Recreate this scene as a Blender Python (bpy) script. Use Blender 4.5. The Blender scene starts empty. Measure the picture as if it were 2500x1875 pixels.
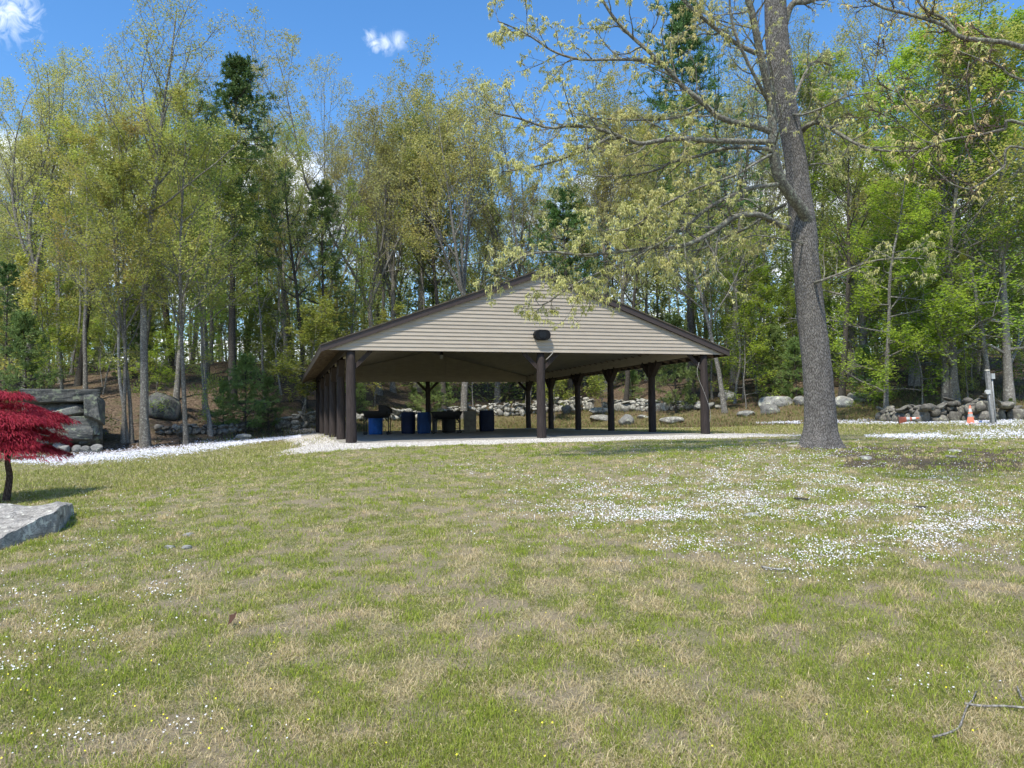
import bpy, math, random
import numpy as np
from mathutils import Vector, Matrix, Euler
C = bpy.context.scene.collection
R = math.radians
# ------------------------------------------------------------------ camera
EYE = 0.69; PITCH = 0.0442; ROLL = 0.0157; FPX = 1806.0
_r0 = np.array([1, 0, 0.]); _u0 = np.array([0, -math.sin(PITCH), math.cos(PITCH)]); CF = np.array([0, math.cos(PITCH), math.sin(PITCH)])
CR = math.cos(ROLL)*_r0 - math.sin(ROLL)*_u0; CU = math.sin(ROLL)*_r0 + math.cos(ROLL)*_u0
cd = bpy.data.cameras.new('camera'); cam = bpy.data.objects.new('camera', cd); C.objects.link(cam)
cd.sensor_width = 36; cd.lens = 36*FPX/2500; cd.clip_end = 2000; cd.clip_start = .05
cam.matrix_world = Matrix(((CR[0], CU[0], -CF[0], 0), (CR[1], CU[1], -CF[1], 0), (CR[2], CU[2], -CF[2], EYE), (0, 0, 0, 1)))
sc = bpy.context.scene; sc.camera = cam
# ------------------------------------------------------------------ world, sun, exposure
SUN_EL, SUN_AZ = 57.0, 205.0      # azimuth: clockwise from +Y (camera looks along +Y)
w = bpy.data.worlds.new('World'); sc.world = w; w.use_nodes = True
nt = w.node_tree; N = nt.nodes; L = nt.links
for n in list(N): N.remove(n)
def nn(t, **k):
    n = N.new(t)
    for a, b in k.items(): setattr(n, a, b)
    return n
def wmath(op, a, b=None, c=None):
    n = nn('ShaderNodeMath', operation=op)
    for i, s in enumerate((a, b, c)):
        if s is None: continue
        if isinstance(s, (int, float)): n.inputs[i].default_value = s
        else: L.new(s, n.inputs[i])
    return n.outputs[0]
sky = nn('ShaderNodeTexSky', sky_type='NISHITA'); sky.sun_disc = False
sky.sun_elevation = R(SUN_EL); sky.sun_rotation = R(SUN_AZ); sky.air_density = 1.0; sky.dust_density = 0.0; sky.ozone_density = 4.0
tc = nn('ShaderNodeTexCoord'); sep = nn('ShaderNodeSeparateXYZ'); L.new(tc.outputs['Generated'], sep.inputs[0])
X, Y, Z = sep.outputs
zz = wmath('ADD', wmath('MAXIMUM', Z, 0.0), 0.10)
comb = nn('ShaderNodeCombineXYZ'); L.new(wmath('DIVIDE', X, zz), comb.inputs[0]); L.new(wmath('DIVIDE', Y, zz), comb.inputs[1]); L.new(wmath('MULTIPLY', Z, 2.0), comb.inputs[2])
nz = nn('ShaderNodeTexNoise'); L.new(comb.outputs[0], nz.inputs['Vector']); nz.inputs['Scale'].default_value = 1.25; nz.inputs['Detail'].default_value = 9; nz.inputs['Roughness'].default_value = .58
el = nn('ShaderNodeMapRange'); L.new(Z, el.inputs[0]); el.inputs[1].default_value = .30; el.inputs[2].default_value = .40; el.inputs[3].default_value = .47; el.inputs[4].default_value = .80
dd = wmath('SUBTRACT', nz.outputs['Fac'], el.outputs[0])
cm = nn('ShaderNodeMapRange', clamp=True); L.new(dd, cm.inputs[0]); cm.inputs[1].default_value = 0; cm.inputs[2].default_value = .12
mask = cm.outputs[0]
def pxdir(px, py):
    v = CF + (px-1250)/FPX*CR - (py-937.5)/FPX*CU
    return v/np.linalg.norm(v)
nz2 = nn('ShaderNodeTexNoise'); L.new(tc.outputs['Generated'], nz2.inputs['Vector']); nz2.inputs['Scale'].default_value = 48; nz2.inputs['Detail'].default_value = 6; nz2.inputs['Roughness'].default_value = .6
nz2.inputs['Distortion'].default_value = 1.2
for (px, py, rad, amt) in [(905, 88, .012, .75), (916, 110, .012, .8), (942, 104, .015, .6), (972, 98, .014, .5), (20, 22, .036, .9)]:
    d = pxdir(px, py); vm = nn('ShaderNodeVectorMath', operation='DISTANCE'); L.new(tc.outputs['Generated'], vm.inputs[0]); vm.inputs[1].default_value = d
    g = nn('ShaderNodeMapRange', clamp=True, interpolation_type='SMOOTHSTEP'); L.new(vm.outputs['Value'], g.inputs[0]); g.inputs[1].default_value = rad*1.6; g.inputs[2].default_value = 0; g.inputs[3].default_value = 0; g.inputs[4].default_value = 1
    k = nn('ShaderNodeMapRange', clamp=True); L.new(wmath('ADD', nz2.outputs['Fac'], wmath('MULTIPLY', g.outputs[0], .33)), k.inputs[0]); k.inputs[1].default_value = .62; k.inputs[2].default_value = 1.05
    mask = wmath('MAXIMUM', mask, wmath('MULTIPLY', wmath('MULTIPLY', k.outputs[0], g.outputs[0]), amt))
hs = nn('ShaderNodeHueSaturation'); L.new(sky.outputs[0], hs.inputs['Color']); hs.inputs['Saturation'].default_value = 1.2
mix = nn('ShaderNodeMix', data_type='RGBA'); L.new(mask, mix.inputs['Factor']); L.new(hs.outputs[0], mix.inputs[6]); mix.inputs[7].default_value = (6.6, 6.9, 7.3, 1)
bg = nn('ShaderNodeBackground'); L.new(mix.outputs[2], bg.inputs[0]); bg.inputs[1].default_value = .112
out = nn('ShaderNodeOutputWorld'); L.new(bg.outputs[0], out.inputs[0])
sd = bpy.data.lights.new('sun', 'SUN'); so = bpy.data.objects.new('sun', sd); C.objects.link(so)
sd.energy = 2.9; sd.angle = R(5.0); sd.color = (1, .93, .80)
sdir = Vector((math.sin(R(SUN_AZ))*math.cos(R(SUN_EL)), math.cos(R(SUN_AZ))*math.cos(R(SUN_EL)), math.sin(R(SUN_EL))))
so.rotation_euler = sdir.to_track_quat('Z', 'Y').to_euler()
sc.view_settings.view_transform = 'Standard'; sc.view_settings.look = 'None'; sc.view_settings.gamma = 1; sc.view_settings.exposure = 1.12
sc.render.engine = 'CYCLES'
sc.cycles.max_bounces = 6; sc.cycles.diffuse_bounces = 3; sc.cycles.transmission_bounces = 3; sc.cycles.glossy_bounces = 2; sc.cycles.use_denoising = True
sc.cycles.use_adaptive_sampling = True; sc.cycles.adaptive_threshold = .02
# ------------------------------------------------------------------ numeric noise and terrain
rng = np.random.default_rng(7); rnd = random.Random(5)
def _h(ix, iy, s):
    n = (ix.astype(np.int64)*374761393 + iy.astype(np.int64)*668265263 + s*982451653) & 0xffffffff
    n = ((n ^ (n >> 13))*1274126177) & 0xffffffff
    return ((n ^ (n >> 16)) & 0xffff)/65535.0
def vn(x, y, s=0):
    x = np.asarray(x, float); y = np.asarray(y, float)
    ix = np.floor(x); iy = np.floor(y); fx = x-ix; fy = y-iy; fx = fx*fx*(3-2*fx); fy = fy*fy*(3-2*fy)
    a = _h(ix, iy, s); b = _h(ix+1, iy, s); c = _h(ix, iy+1, s); d = _h(ix+1, iy+1, s)
    return (a*(1-fx)+b*fx)*(1-fy) + (c*(1-fx)+d*fx)*fy
def fbm(x, y, s=0, o=4):
    t = 0; a = .5; x = np.asarray(x, float); y = np.asarray(y, float); n = 0
    for i in range(o): t = t+a*vn(x, y, s+i*17); n += a; a *= .5; x = x*2.03+5.1; y = y*2.03+1.7
    return t/n
def sst(a, b, x):
    t = np.clip((x-a)/(b-a), 0, 1); return t*t*(3-2*t)
BO = np.array([-4.79, 21.98]); BYAW = 0.3055; BW = 12.0; BL = 19.0
cw, sw = math.cos(BYAW), math.sin(BYAW)
def to_uv(x, y):
    dx = x-BO[0]; dy = y-BO[1]; return dx*cw+dy*sw, -dx*sw+dy*cw
EX = [-60, -22, -17, -15, -11, -6, 1, 4, 8, 11, 18, 25, 60]; EY = [26, 26, 27.5, 31, 38, 46, 47, 45, 40.5, 37, 33, 31, 31]
def edge(x): return np.interp(x, EX, EY)
def terrain(x, y):
    x = np.asarray(x, float); y = np.asarray(y, float)
    z = -.85 + .80*(1-np.exp(-np.clip(y, -5, 60)/20*1.9))/(1-math.exp(-1.9))
    z = np.minimum(z, -.045)
    c = np.interp(y, [0, 8, 14, 22, 32, 45], [.02, .05, .085, .05, .035, .0])
    z = z - c*np.clip(-x-4, 0, 16)
    z = z + .02*np.clip(x-8, 0, 16)*sst(20, 30, y)
    z = z + (fbm(x*.22, y*.22, 3, 3)-.5)*.16*sst(1, 5, y)*(1-sst(15, 22, y)*.7)
    u, v = to_uv(x, y)
    m = sst(-2.2, -.3, u)*(1-sst(BW+.3, BW+2.5, u))*sst(-1.6, -.2, v)*(1-sst(BL+.3, BL+2, v))
    z = z*(1-m)+(-.03)*m
    e = edge(x); t = np.clip(y-e-.8, 0, 400)
    hill = .17*np.minimum(t, 26)+.085*np.clip(t-26, 0, 80)
    hill = hill*(t/(t+1.2+1e-9)) + (fbm(x*.09, y*.09, 9, 4)-.5)*2.0*sst(3, 25, t) + (fbm(x*.5, y*.5, 11, 3)-.5)*.3*sst(0, 3, t)
    return z+hill
def rays(px, py):
    px = np.asarray(px, float); py = np.asarray(py, float)
    return CF[None] + ((px-1250)/FPX)[:, None]*CR[None] - ((py-937.5)/FPX)[:, None]*CU[None]
STEPS = np.geomspace(1.8, 160, 64); FSTEP = np.geomspace(1.8, 160, 260)
def grounds(px, py, mx=150):
    d = rays(px, py); n = len(d); hit = np.full(n, mx, float); done = np.zeros(n, bool); prev = np.full(n, 1.5)
    for s in STEPS:
        idx = np.where(~done)[0]
        if not len(idx): break
        p = d[idx]*s; below = (p[:, 2]+EYE) < terrain(p[:, 0], p[:, 1])
        k = idx[below]; lo = prev[k]; hi = np.full(len(k), s)
        for _ in range(8):
            m = (lo+hi)/2; q = d[k]*m[:, None]; b = (q[:, 2]+EYE) < terrain(q[:, 0], q[:, 1])
            hi = np.where(b, m, hi); lo = np.where(b, lo, m)
        hit[k] = hi; done[k] = True; prev[idx] = s
    P = d*hit[:, None]; P[:, 2] += EYE
    return P, hit
def gpt(px, py):
    d = rays([px], [py])[0]; a, b = 0, 0; st = FSTEP
    for _ in range(3):
        q = d[None]*st[:, None]; bl = (q[:, 2]+EYE) < terrain(q[:, 0], q[:, 1])
        if not bl.any(): return Vector(tuple(d*150+np.array([0, 0, EYE]))), 150.
        i = max(int(np.argmax(bl)), 1); lo, hi = st[i-1], st[i]; st = np.linspace(lo, hi, 12)
    p = d*hi; return Vector((p[0], p[1], p[2]+EYE)), float(hi)
def at(px, py, d):
    v = rays([px], [py])[0]*d; return Vector((v[0], v[1], v[2]+EYE))
def tz(x, y): return float(terrain(np.array([x]), np.array([y]))[0])
def pt_at(px, d):
    """ground point in the direction of column px at distance d"""
    v = rays([px], [1020])[0]*d; return Vector((v[0], v[1], tz(v[0], v[1])))
# ------------------------------------------------------------------ mesh helpers
def mesh(name, V, Q=None, T=None, attrs=None, mat=None, smooth=False, mi=None):
    me = bpy.data.meshes.new(name); V = np.asarray(V, np.float32)
    nq = 0 if Q is None else len(Q); ntr = 0 if T is None else len(T)
    me.vertices.add(len(V)); me.vertices.foreach_set('co', V.ravel())
    li = []
    if nq: li.append(np.asarray(Q, np.int32).ravel())
    if ntr: li.append(np.asarray(T, np.int32).ravel())
    li = np.concatenate(li); me.loops.add(len(li)); me.loops.foreach_set('vertex_index', li)
    st = np.concatenate([np.arange(nq)*4, nq*4+np.arange(ntr)*3]).astype(np.int32)
    me.polygons.add(nq+ntr); me.polygons.foreach_set('loop_start', st)
    me.polygons.foreach_set('loop_total', np.concatenate([np.full(nq, 4), np.full(ntr, 3)]).astype(np.int32))
    if mi is not None: me.polygons.foreach_set('material_index', np.asarray(mi, np.int32))
    me.polygons.foreach_set('use_smooth', np.full(nq+ntr, smooth))
    if attrs:
        for k, a in attrs.items():
            a = np.asarray(a, np.float32)
            if a.ndim == 1: at_ = me.attributes.new(k, 'FLOAT', 'POINT'); at_.data.foreach_set('value', a)
            else:
                at_ = me.attributes.new(k, 'FLOAT_COLOR', 'POINT'); c4 = np.ones((len(a), 4), np.float32); c4[:, :3] = a[:, :3]; at_.data.foreach_set('color', c4.ravel())
    me.update(calc_edges=True)
    if mat:
        for m in (mat if isinstance(mat, (list, tuple)) else [mat]): me.materials.append(m)
    return me
def link(name, me, parent=None, label=None, cat=None, group=None, kind=None, loc=None, rot=None):
    o = bpy.data.objects.new(name, me); C.objects.link(o)
    if parent is not None: o.parent = parent
    if loc is not None: o.location = loc
    if rot is not None: o.rotation_euler = rot
    return tag(o, label, cat, group, kind)
def tag(o, label=None, cat=None, group=None, kind=None):
    if label: o['label'] = label
    if cat: o['category'] = cat
    if group: o['group'] = group
    if kind: o['kind'] = kind
    return o
def empty(name, loc, label, cat, group=None, rz=0):
    o = bpy.data.objects.new(name, None); C.objects.link(o); o.location = loc; o.rotation_euler = (0, 0, rz); o.empty_display_size = .2
    return tag(o, label, cat, group)
class MB:
    def __init__(s): s.V = []; s.Q = []; s.T = []; s.n = 0; s.A = []
    def add(s, V, Q=None, T=None, a=0.0):
        V = np.asarray(V, float).reshape(-1, 3)
        if Q is not None and len(Q): s.Q.append(np.asarray(Q)+s.n)
        if T is not None and len(T): s.T.append(np.asarray(T)+s.n)
        s.V.append(V); s.A.append(np.full(len(V), a) if np.isscalar(a) else np.asarray(a)); s.n += len(V)
        return s
    def box(s, x0, x1, y0, y1, z0, z1, M=None, a=0.0):
        V = np.array([[x, y, z] for z in (z0, z1) for y in (y0, y1) for x in (x0, x1)], float)
        if M is not None: V = V@np.asarray(M.to_3x3()).T+np.array(M.translation)
        return s.add(V, [[0, 2, 3, 1], [4, 5, 7, 6], [0, 1, 5, 4], [2, 6, 7, 3], [0, 4, 6, 2], [1, 3, 7, 5]], a=a)
    def beam(s, p, q, wd, ht, up=(0, 0, 1), a=0.0):
        p = Vector(p); q = Vector(q); x = (q-p); l = x.length; x.normalize(); up = Vector(up); y = up.cross(x)
        if y.length < 1e-4: y = Vector((0, 1, 0)).cross(x)
        y.normalize(); z = x.cross(y); M = Matrix((x, y, z)).transposed().to_4x4(); M.translation = p
        return s.box(0, l, -wd/2, wd/2, -ht/2, ht/2, M, a)
    def tube(s, P, r, n=8, cap=True, a=0.0):
        P = np.asarray(P, float)[None]; r = np.asarray(r, float); r = (np.full(P.shape[1], r) if r.ndim == 0 else r)[None]
        V, Q = tubes(P, r, n); s_n = len(V); T = []
        if cap:
            V = np.vstack([V, P[0, :1], P[0, -1:]]); k = P.shape[1]
            for i in range(n):
                T.append([s_n, (i+1) % n, i]); T.append([s_n+1, (k-1)*n+i, (k-1)*n+(i+1) % n])
        return s.add(V, Q, T, a)
    def lathe(s, prof, n=20, c=(0, 0, 0), a=0.0):
        c = np.asarray(c, float); th = np.arange(n)*2*math.pi/n; V = []
        for r, z in prof: V.append(np.stack([np.cos(th)*r, np.sin(th)*r, np.full(n, z)], 1))
        V = np.vstack(V)+c; Q = []
        for j in range(len(prof)-1):
            for i in range(n): Q.append([j*n+i, j*n+(i+1) % n, (j+1)*n+(i+1) % n, (j+1)*n+i])
        return s.add(V, Q, a=a)
    def mesh(s, name, mat, smooth=False, attr='rnd'):
        return mesh(name, np.vstack(s.V), np.vstack(s.Q) if s.Q else None, np.vstack(s.T) if s.T else None, {attr: np.concatenate(s.A)}, mat, smooth)
def tubes(P, r, n):
    """P (N,k,3) paths, r (N,k) radii -> vertices, quads"""
    Nn, k, _ = P.shape
    T = np.gradient(P, axis=1); T /= np.linalg.norm(T, axis=2, keepdims=True)+1e-9
    ref = np.zeros_like(T); ref[..., 0] = 1; m = np.abs(T[:, :1, 0]) > .85; ref = np.where(m[..., None], np.array([0, 1, 0.]), ref)
    A = np.cross(T, ref); A /= np.linalg.norm(A, axis=2, keepdims=True)+1e-9; B = np.cross(T, A)
    th = np.arange(n)*2*math.pi/n
    V = P[:, :, None] + r[:, :, None, None]*(A[:, :, None]*np.cos(th)[None, None, :, None]+B[:, :, None]*np.sin(th)[None, None, :, None])
    base = (np.arange(Nn)*k*n)[:, None, None]; j = (np.arange(k-1)*n)[None, :, None]; i = np.arange(n)[None, None]; i2 = (i+1) % n
    Q = np.stack([base+j+i, base+j+i2, base+j+n+i2, base+j+n+i], -1).reshape(-1, 4)
    return V.reshape(-1, 3), Q
def smooth_path(pts, k):
    P = np.asarray(pts, float); n = len(P); t = np.linspace(0, n-1, k); i = np.clip(t.astype(int), 0, n-2); f = (t-i)[:, None]
    p0 = P[np.clip(i-1, 0, n-1)]; p1 = P[i]; p2 = P[i+1]; p3 = P[np.clip(i+2, 0, n-1)]
    return .5*((2*p1)+(-p0+p2)*f+(2*p0-5*p1+4*p2-p3)*f*f+(-p0+3*p1-3*p2+p3)*f**3)
def unit(v): return v/(np.linalg.norm(v, axis=-1, keepdims=True)+1e-9)
# ------------------------------------------------------------------ materials
class MT:
    def __init__(s, name, rough=.85, spec=.3):
        s.m = bpy.data.materials.new(name); s.m.use_nodes = True; s.t = s.m.node_tree; s.b = s.t.nodes['Principled BSDF']; s.o = s.t.nodes['Material Output']
        s.b.inputs['Roughness'].default_value = rough; s.b.inputs['Specular IOR Level'].default_value = spec
        s.tc = s.n('ShaderNodeTexCoord')
    def n(s, t, **k):
        x = s.t.nodes.new(t)
        for a, b in k.items(): setattr(x, a, b)
        return x
    def l(s, a, b): s.t.links.new(a, b)
    def setin(s, sock, v):
        if isinstance(v, (int, float)): sock.default_value = v
        elif isinstance(v, tuple): sock.default_value = v if len(v) == 4 or len(v) == 3 and sock.type == 'VECTOR' else (*v, 1)
        else: s.l(v, sock)
    def coord(s, scale=(1, 1, 1), src='Object', loc=(0, 0, 0)):
        m = s.n('ShaderNodeMapping'); s.l(s.tc.outputs[src], m.inputs[0]); m.inputs['Scale'].default_value = scale; m.inputs['Location'].default_value = loc; return m.outputs[0]
    def noise(s, vec, scale=5, det=4, rough=.55, dist=0):
        x = s.n('ShaderNodeTexNoise'); s.l(vec, x.inputs[0]); x.inputs['Scale'].default_value = scale; x.inputs['Detail'].default_value = det; x.inputs['Roughness'].default_value = rough; x.inputs['Distortion'].default_value = dist
        return x.outputs['Fac']
    def vor(s, vec, scale=5, feat='F1', out='Distance'):
        x = s.n('ShaderNodeTexVoronoi', feature=feat); s.l(vec, x.inputs[0]); x.inputs['Scale'].default_value = scale; return x.outputs[out]
    def mr(s, v, a, b, c=0., d=1.):
        x = s.n('ShaderNodeMapRange', clamp=True); s.setin(x.inputs[0], v); x.inputs[1].default_value = a; x.inputs[2].default_value = b; x.inputs[3].default_value = c; x.inputs[4].default_value = d; return x.outputs[0]
    def mix(s, f, a, b, mode='MIX'):
        x = s.n('ShaderNodeMix', data_type='RGBA', blend_type=mode); s.setin(x.inputs[0], f); s.setin(x.inputs[6], a); s.setin(x.inputs[7], b); return x.outputs[2]
    def math(s, op, a, b=0.):
        x = s.n('ShaderNodeMath', operation=op); s.setin(x.inputs[0], a); s.setin(x.inputs[1], b); return x.outputs[0]
    def attr(s, name, out='Fac'):
        x = s.n('ShaderNodeAttribute', attribute_name=name); return x.outputs[out]
    def orand(s): return s.n('ShaderNodeObjectInfo').outputs['Random']
    def color(s, v): s.setin(s.b.inputs['Base Color'], v); return s
    def bump(s, h, strength=.5, dist=.02):
        x = s.n('ShaderNodeBump'); s.l(h, x.inputs['Height']); x.inputs['Strength'].default_value = strength; x.inputs['Distance'].default_value = dist; s.l(x.outputs[0], s.b.inputs['Normal']); return s
def plain(name, col, rough=.6, spec=.3, var=.15, scale=6, bump=0.):
    m = MT(name, rough, spec); nz = m.noise(m.coord(), scale, 5)
    lo = tuple(c*(1-var) for c in col); hi = tuple(min(1, c*(1+var)) for c in col)
    m.color(m.mix(m.mr(nz, .3, .7), lo, hi))
    if bump: m.bump(nz, bump, .01)
    return m.m
def leafmat(name, A, B, Cc=None, trans=.45, orange=0.0, hvar=.018, vvar=.25):
    m = MT(name, .6, .25); r = m.attr('rnd'); c = m.mix(m.mr(r, 0, 1), A, B)
    if Cc: c = m.mix(m.mr(m.noise(m.coord(), .45, 2), .5, .66), c, Cc)
    h = m.n('ShaderNodeHueSaturation'); m.l(c, h.inputs['Color']); o = m.orand()
    m.l(m.mr(o, 0, 1, .5-hvar, .5+hvar), h.inputs['Hue']); m.l(m.mr(m.math('FRACT', m.math('MULTIPLY', o, 7.31)), 0, 1, 1-vvar, 1+vvar), h.inputs['Value'])
    c = h.outputs[0]; m.color(c); tr = m.n('ShaderNodeBsdfTranslucent'); m.l(c, tr.inputs[0]); ms = m.n('ShaderNodeMixShader'); ms.inputs[0].default_value = trans
    m.l(m.b.outputs[0], ms.inputs[1]); m.l(tr.outputs[0], ms.inputs[2]); m.l(ms.outputs[0], m.o.inputs[0]); return m.m
def bark(name, dark, light, lichen=None, lam=.5, sc=1., vert=5., bstr=.8):
    m = MT(name, .95, .15); v = m.coord((1, 1, 1/vert)); wob = m.noise(m.coord((1, 1, .5)), 3*sc, 3)
    va = m.n('ShaderNodeVectorMath', operation='ADD'); m.l(v, va.inputs[0]); m.l(m.n('ShaderNodeCombineXYZ').outputs[0], va.inputs[1])
    ridge = m.vor(va.outputs[0], 22*sc, 'DISTANCE_TO_EDGE'); f = m.mr(ridge, .0, .28)
    n1 = m.noise(v, 30*sc, 5, .65); f2 = m.math('MULTIPLY', f, m.mr(n1, .25, .75, .5, 1.1))
    c = m.mix(f2, dark, light)
    if lichen:
        li = m.mr(m.noise(m.coord(), 9*sc, 6, .7), .72-.32*lam, .80-.30*lam); c = m.mix(m.math('MULTIPLY', li, .8), c, lichen)
    c = m.mix(m.mr(wob, .3, .7, 0, .35), c, tuple(x*.6 for x in dark)); m.color(c); m.bump(f2, bstr, .03/sc); return m.m
def stone(name, a, b, lichen=(.42, .43, .33), sc=1., lam=.5):
    m = MT(name, .95, .2); v = m.coord(); n1 = m.noise(v, 2.2*sc, 8, .68, .4); c = m.mix(m.mr(n1, .32, .68), a, b)
    n3 = m.noise(m.coord((1, 1, 3)), 14*sc, 6, .7); c = m.mix(m.mr(n3, .40, .70, 0, .75), c, tuple(x*.4 for x in a)); ck = m.vor(m.coord((1, 1, 2.2)), 1.6*sc, 'DISTANCE_TO_EDGE'); c = m.mix(m.mr(ck, 0, .022, .8, 0), c, tuple(x*.25 for x in a))
    li = m.mr(m.noise(v, 3.1*sc, 7, .75), .66-.2*lam, .70-.2*lam); c = m.mix(m.math('MULTIPLY', li, .85), c, lichen)
    o = m.orand(); h = m.n('ShaderNodeHueSaturation'); m.l(c, h.inputs['Color']); r = m.attr('rnd'); m.l(m.mr(m.math('FRACT', m.math('ADD', m.math('MULTIPLY', r, 5.7), o)), 0, 1, .7, 1.3), h.inputs['Value'])
    m.color(h.outputs[0]); m.bump(m.math('ADD', n1, m.math('MULTIPLY', n3, .4)), .9, .06/sc); return m.m
M = {}
M['oak_bark'] = bark('oak_bark', (.050, .045, .041), (.39, .37, .35), (.38, .385, .34), .4, 2.7, 5.0, 1.0)
M['oak_branch'] = bark('oak_branch_bark', (.085, .076, .065), (.25, .235, .205), (.34, .36, .27), .7, 1.9, 4, .4)
M['gray_bark'] = bark('grey_bark', (.11, .102, .090), (.33, .31, .285), (.46, .46, .40), .62, 1.2, 3.5)
M['dark_bark'] = bark('dark_bark', (.045, .040, .035), (.17, .155, .135), (.20, .20, .16), .3, 1.2, 4)
M['pale_bark'] = bark('pale_bark', (.14, .13, .115), (.36, .345, .32), (.46, .46, .42), .6, 1.4, 2.5, .4)
M['maple_bark'] = bark('red_maple_bark', (.05, .035, .03), (.16, .12, .10), None, 0, 2, 3, .5)
M['leaf_oak'] = leafmat('leaf_pale_oak', (.34, .36, .09), (.52, .51, .18), (.46, .42, .15), .5)
M['leaf_olive'] = leafmat('leaf_olive', (.25, .31, .065), (.42, .45, .12), (.42, .39, .11), .5)
M['leaf_gold'] = leafmat('leaf_gold', (.26, .32, .06), (.43, .46, .10), (.43, .37, .10), .5)
M['leaf_green'] = leafmat('leaf_green', (.19, .26, .04), (.34, .40, .09), (.36, .37, .09), .5)
M['leaf_beech'] = leafmat('leaf_beech', (.21, .32, .03), (.38, .48, .07), (.30, .43, .055), .55)
M['leaf_gray'] = leafmat('leaf_budding', (.33, .34, .11), (.50, .49, .20), (.46, .42, .14), .45)
M['needle'] = leafmat('pine_needle', (.06, .115, .035), (.14, .22, .07), (.10, .18, .05), .25, hvar=.02)
M['needle_young'] = leafmat('young_pine_needle', (.12, .19, .05), (.25, .34, .11), (.18, .27, .08), .3, hvar=.02)
M['leaf_red'] = leafmat('leaf_crimson', (.20, .010, .022), (.50, .045, .080), (.34, .025, .045), .4, hvar=.0, vvar=0)
M['leaf_rust'] = leafmat('leaf_russet', (.66, .44, .24), (.72, .60, .30), (.50, .54, .18), .5)
M['leaf_fore'] = leafmat('leaf_young_oak', (.46, .48, .15), (.68, .66, .32), (.60, .55, .24), .5, hvar=0, vvar=0)
M['boulder'] = stone('boulder_stone', (.20, .20, .195), (.36, .355, .33), (.44, .46, .36), 1, .5)
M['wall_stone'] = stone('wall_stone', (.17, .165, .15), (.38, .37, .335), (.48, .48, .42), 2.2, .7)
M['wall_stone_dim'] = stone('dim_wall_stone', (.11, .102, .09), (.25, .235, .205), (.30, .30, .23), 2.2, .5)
M['ledge'] = stone('ledge_stone', (.09, .093, .09), (.21, .21, .20), (.25, .28, .20), 1.3, .6)
M['slab_stone'] = stone('slab_stone', (.17, .16, .142), (.47, .445, .40), (.54, .53, .45), 3.0, .5)
# ------------------------------------------------------------------ placement masks (world)
def pxpoly_world(pts): 
    P, _ = grounds([p[0] for p in pts], [p[1] for p in pts]); return P[:, :2]
def inpoly(x, y, poly):
    x = np.asarray(x); y = np.asarray(y); r = np.zeros(x.shape, bool); n = len(poly); j = n-1
    for i in range(n):
        xi, yi = poly[i]; xj, yj = poly[j]
        c = ((yi > y) != (yj > y)) & (x < (xj-xi)*(y-yi)/(yj-yi+1e-12)+xi); r ^= c; j = i
    return r
def gravelmask(x, y):
    u, v = to_uv(x, y); n = (fbm(x*1.3, y*1.3, 21, 3)-.5)*1.0
    front = sst(-.1, .3, (v+3.1+n*1.5) - .02*(u-6)**2*0)*sst(.2, -.2, v-.3)*sst(-2.3, -1.5, u+n)*(1-sst(13.0, 14.2, u+n))
    side = sst(-1.9, -1.3, u+n*.8)*sst(.3, .1, u)*sst(-1.5, 0, v)*(1-sst(BL, BL+2, v))
    back = sst(BL-.3, BL, v)*(1-sst(BL+1.0, BL+1.8, v+n))*sst(-1.5, -1, u)*(1-sst(BW+.2, BW+.8, u))
    return np.clip(np.maximum(np.maximum(front, side), back), 0, 1)
DIRT = pxpoly_world([(1990, 1108), (2120, 1088), (2330, 1092), (2499, 1098), (2499, 1150), (2250, 1160), (2080, 1135)])
def dirtmask(x, y):
    d = np.zeros(np.shape(x)); n = fbm(x*.9, y*.9, 31, 4)
    px = inpoly(x+(n-.5)*1.5, y+(n-.5)*1.5, DIRT).astype(float)*.9
    oak = np.exp(-(((x-7.15)/1.6)**2+((y-16.2)/1.5)**2))*1.1
    map_ = np.exp(-(((x+9.6)/1.3)**2+((y-14)/1.2)**2))*1.1
    return np.clip(np.maximum(np.maximum(px, oak), map_)+(n-.5)*.5*(np.maximum(np.maximum(px, oak), map_) > .05), 0, 1)
def lawnmasks(x, y):
    """green, straw, bare in 0..1"""
    a = fbm(x*.75+3, y*.75, 41, 4); b = fbm(x*7.5, y*7.5+9, 43, 3); c = fbm(x*5.0+7, y*5.0, 47, 4)
    far = sst(8, 16, y)
    green = sst(.40, .56, .10*sst(21, 24, y)*sst(9, 12, x)+a*.32+b*.68+.05*sst(-2, -8, x)*1.0+far*.02)
    straw = .8*sst(.53, .64, c*.45+(1-b)*.55+.04*(1-far))
    bare = sst(.52, .64, .035*sst(-3, 2, x)*(1-sst(7, 11, y))+fbm(x*.8+31, y*.8+3, 53, 5)*.5+vn(x*4.7, y*4.7, 5)*.5)
    return green, straw, bare
# ------------------------------------------------------------------ ground
def axis(lo, hi, fine_lo, fine_hi, step, grow=1.06):
    a = list(np.arange(fine_lo, fine_hi, step)); s = step; v = a[-1]
    while v < hi: s *= grow; v += s; a.append(v)
    s = step; v = a[0]; b = []
    while v > lo: s *= grow; v -= s; b.append(v)
    return np.array(b[::-1]+a)
gx = axis(-420, 420, -12, 15, .085); gy = axis(-60, 520, 2, 14, .075, 1.012)
GX, GY = np.meshgrid(gx, gy); gxx = GX.ravel(); gyy = GY.ravel(); gz = terrain(gxx, gyy)
ny, nx = GX.shape; ii = (np.arange(ny-1)[:, None]*nx+np.arange(nx-1)[None]).ravel(); Qg = np.stack([ii, ii+1, ii+nx+1, ii+nx], 1)
gr, st_, ba = lawnmasks(gxx, gyy); ee = gyy-edge(gxx)+(fbm(gxx*.5, gyy*.5, 61, 4)-.5)*3
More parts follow.
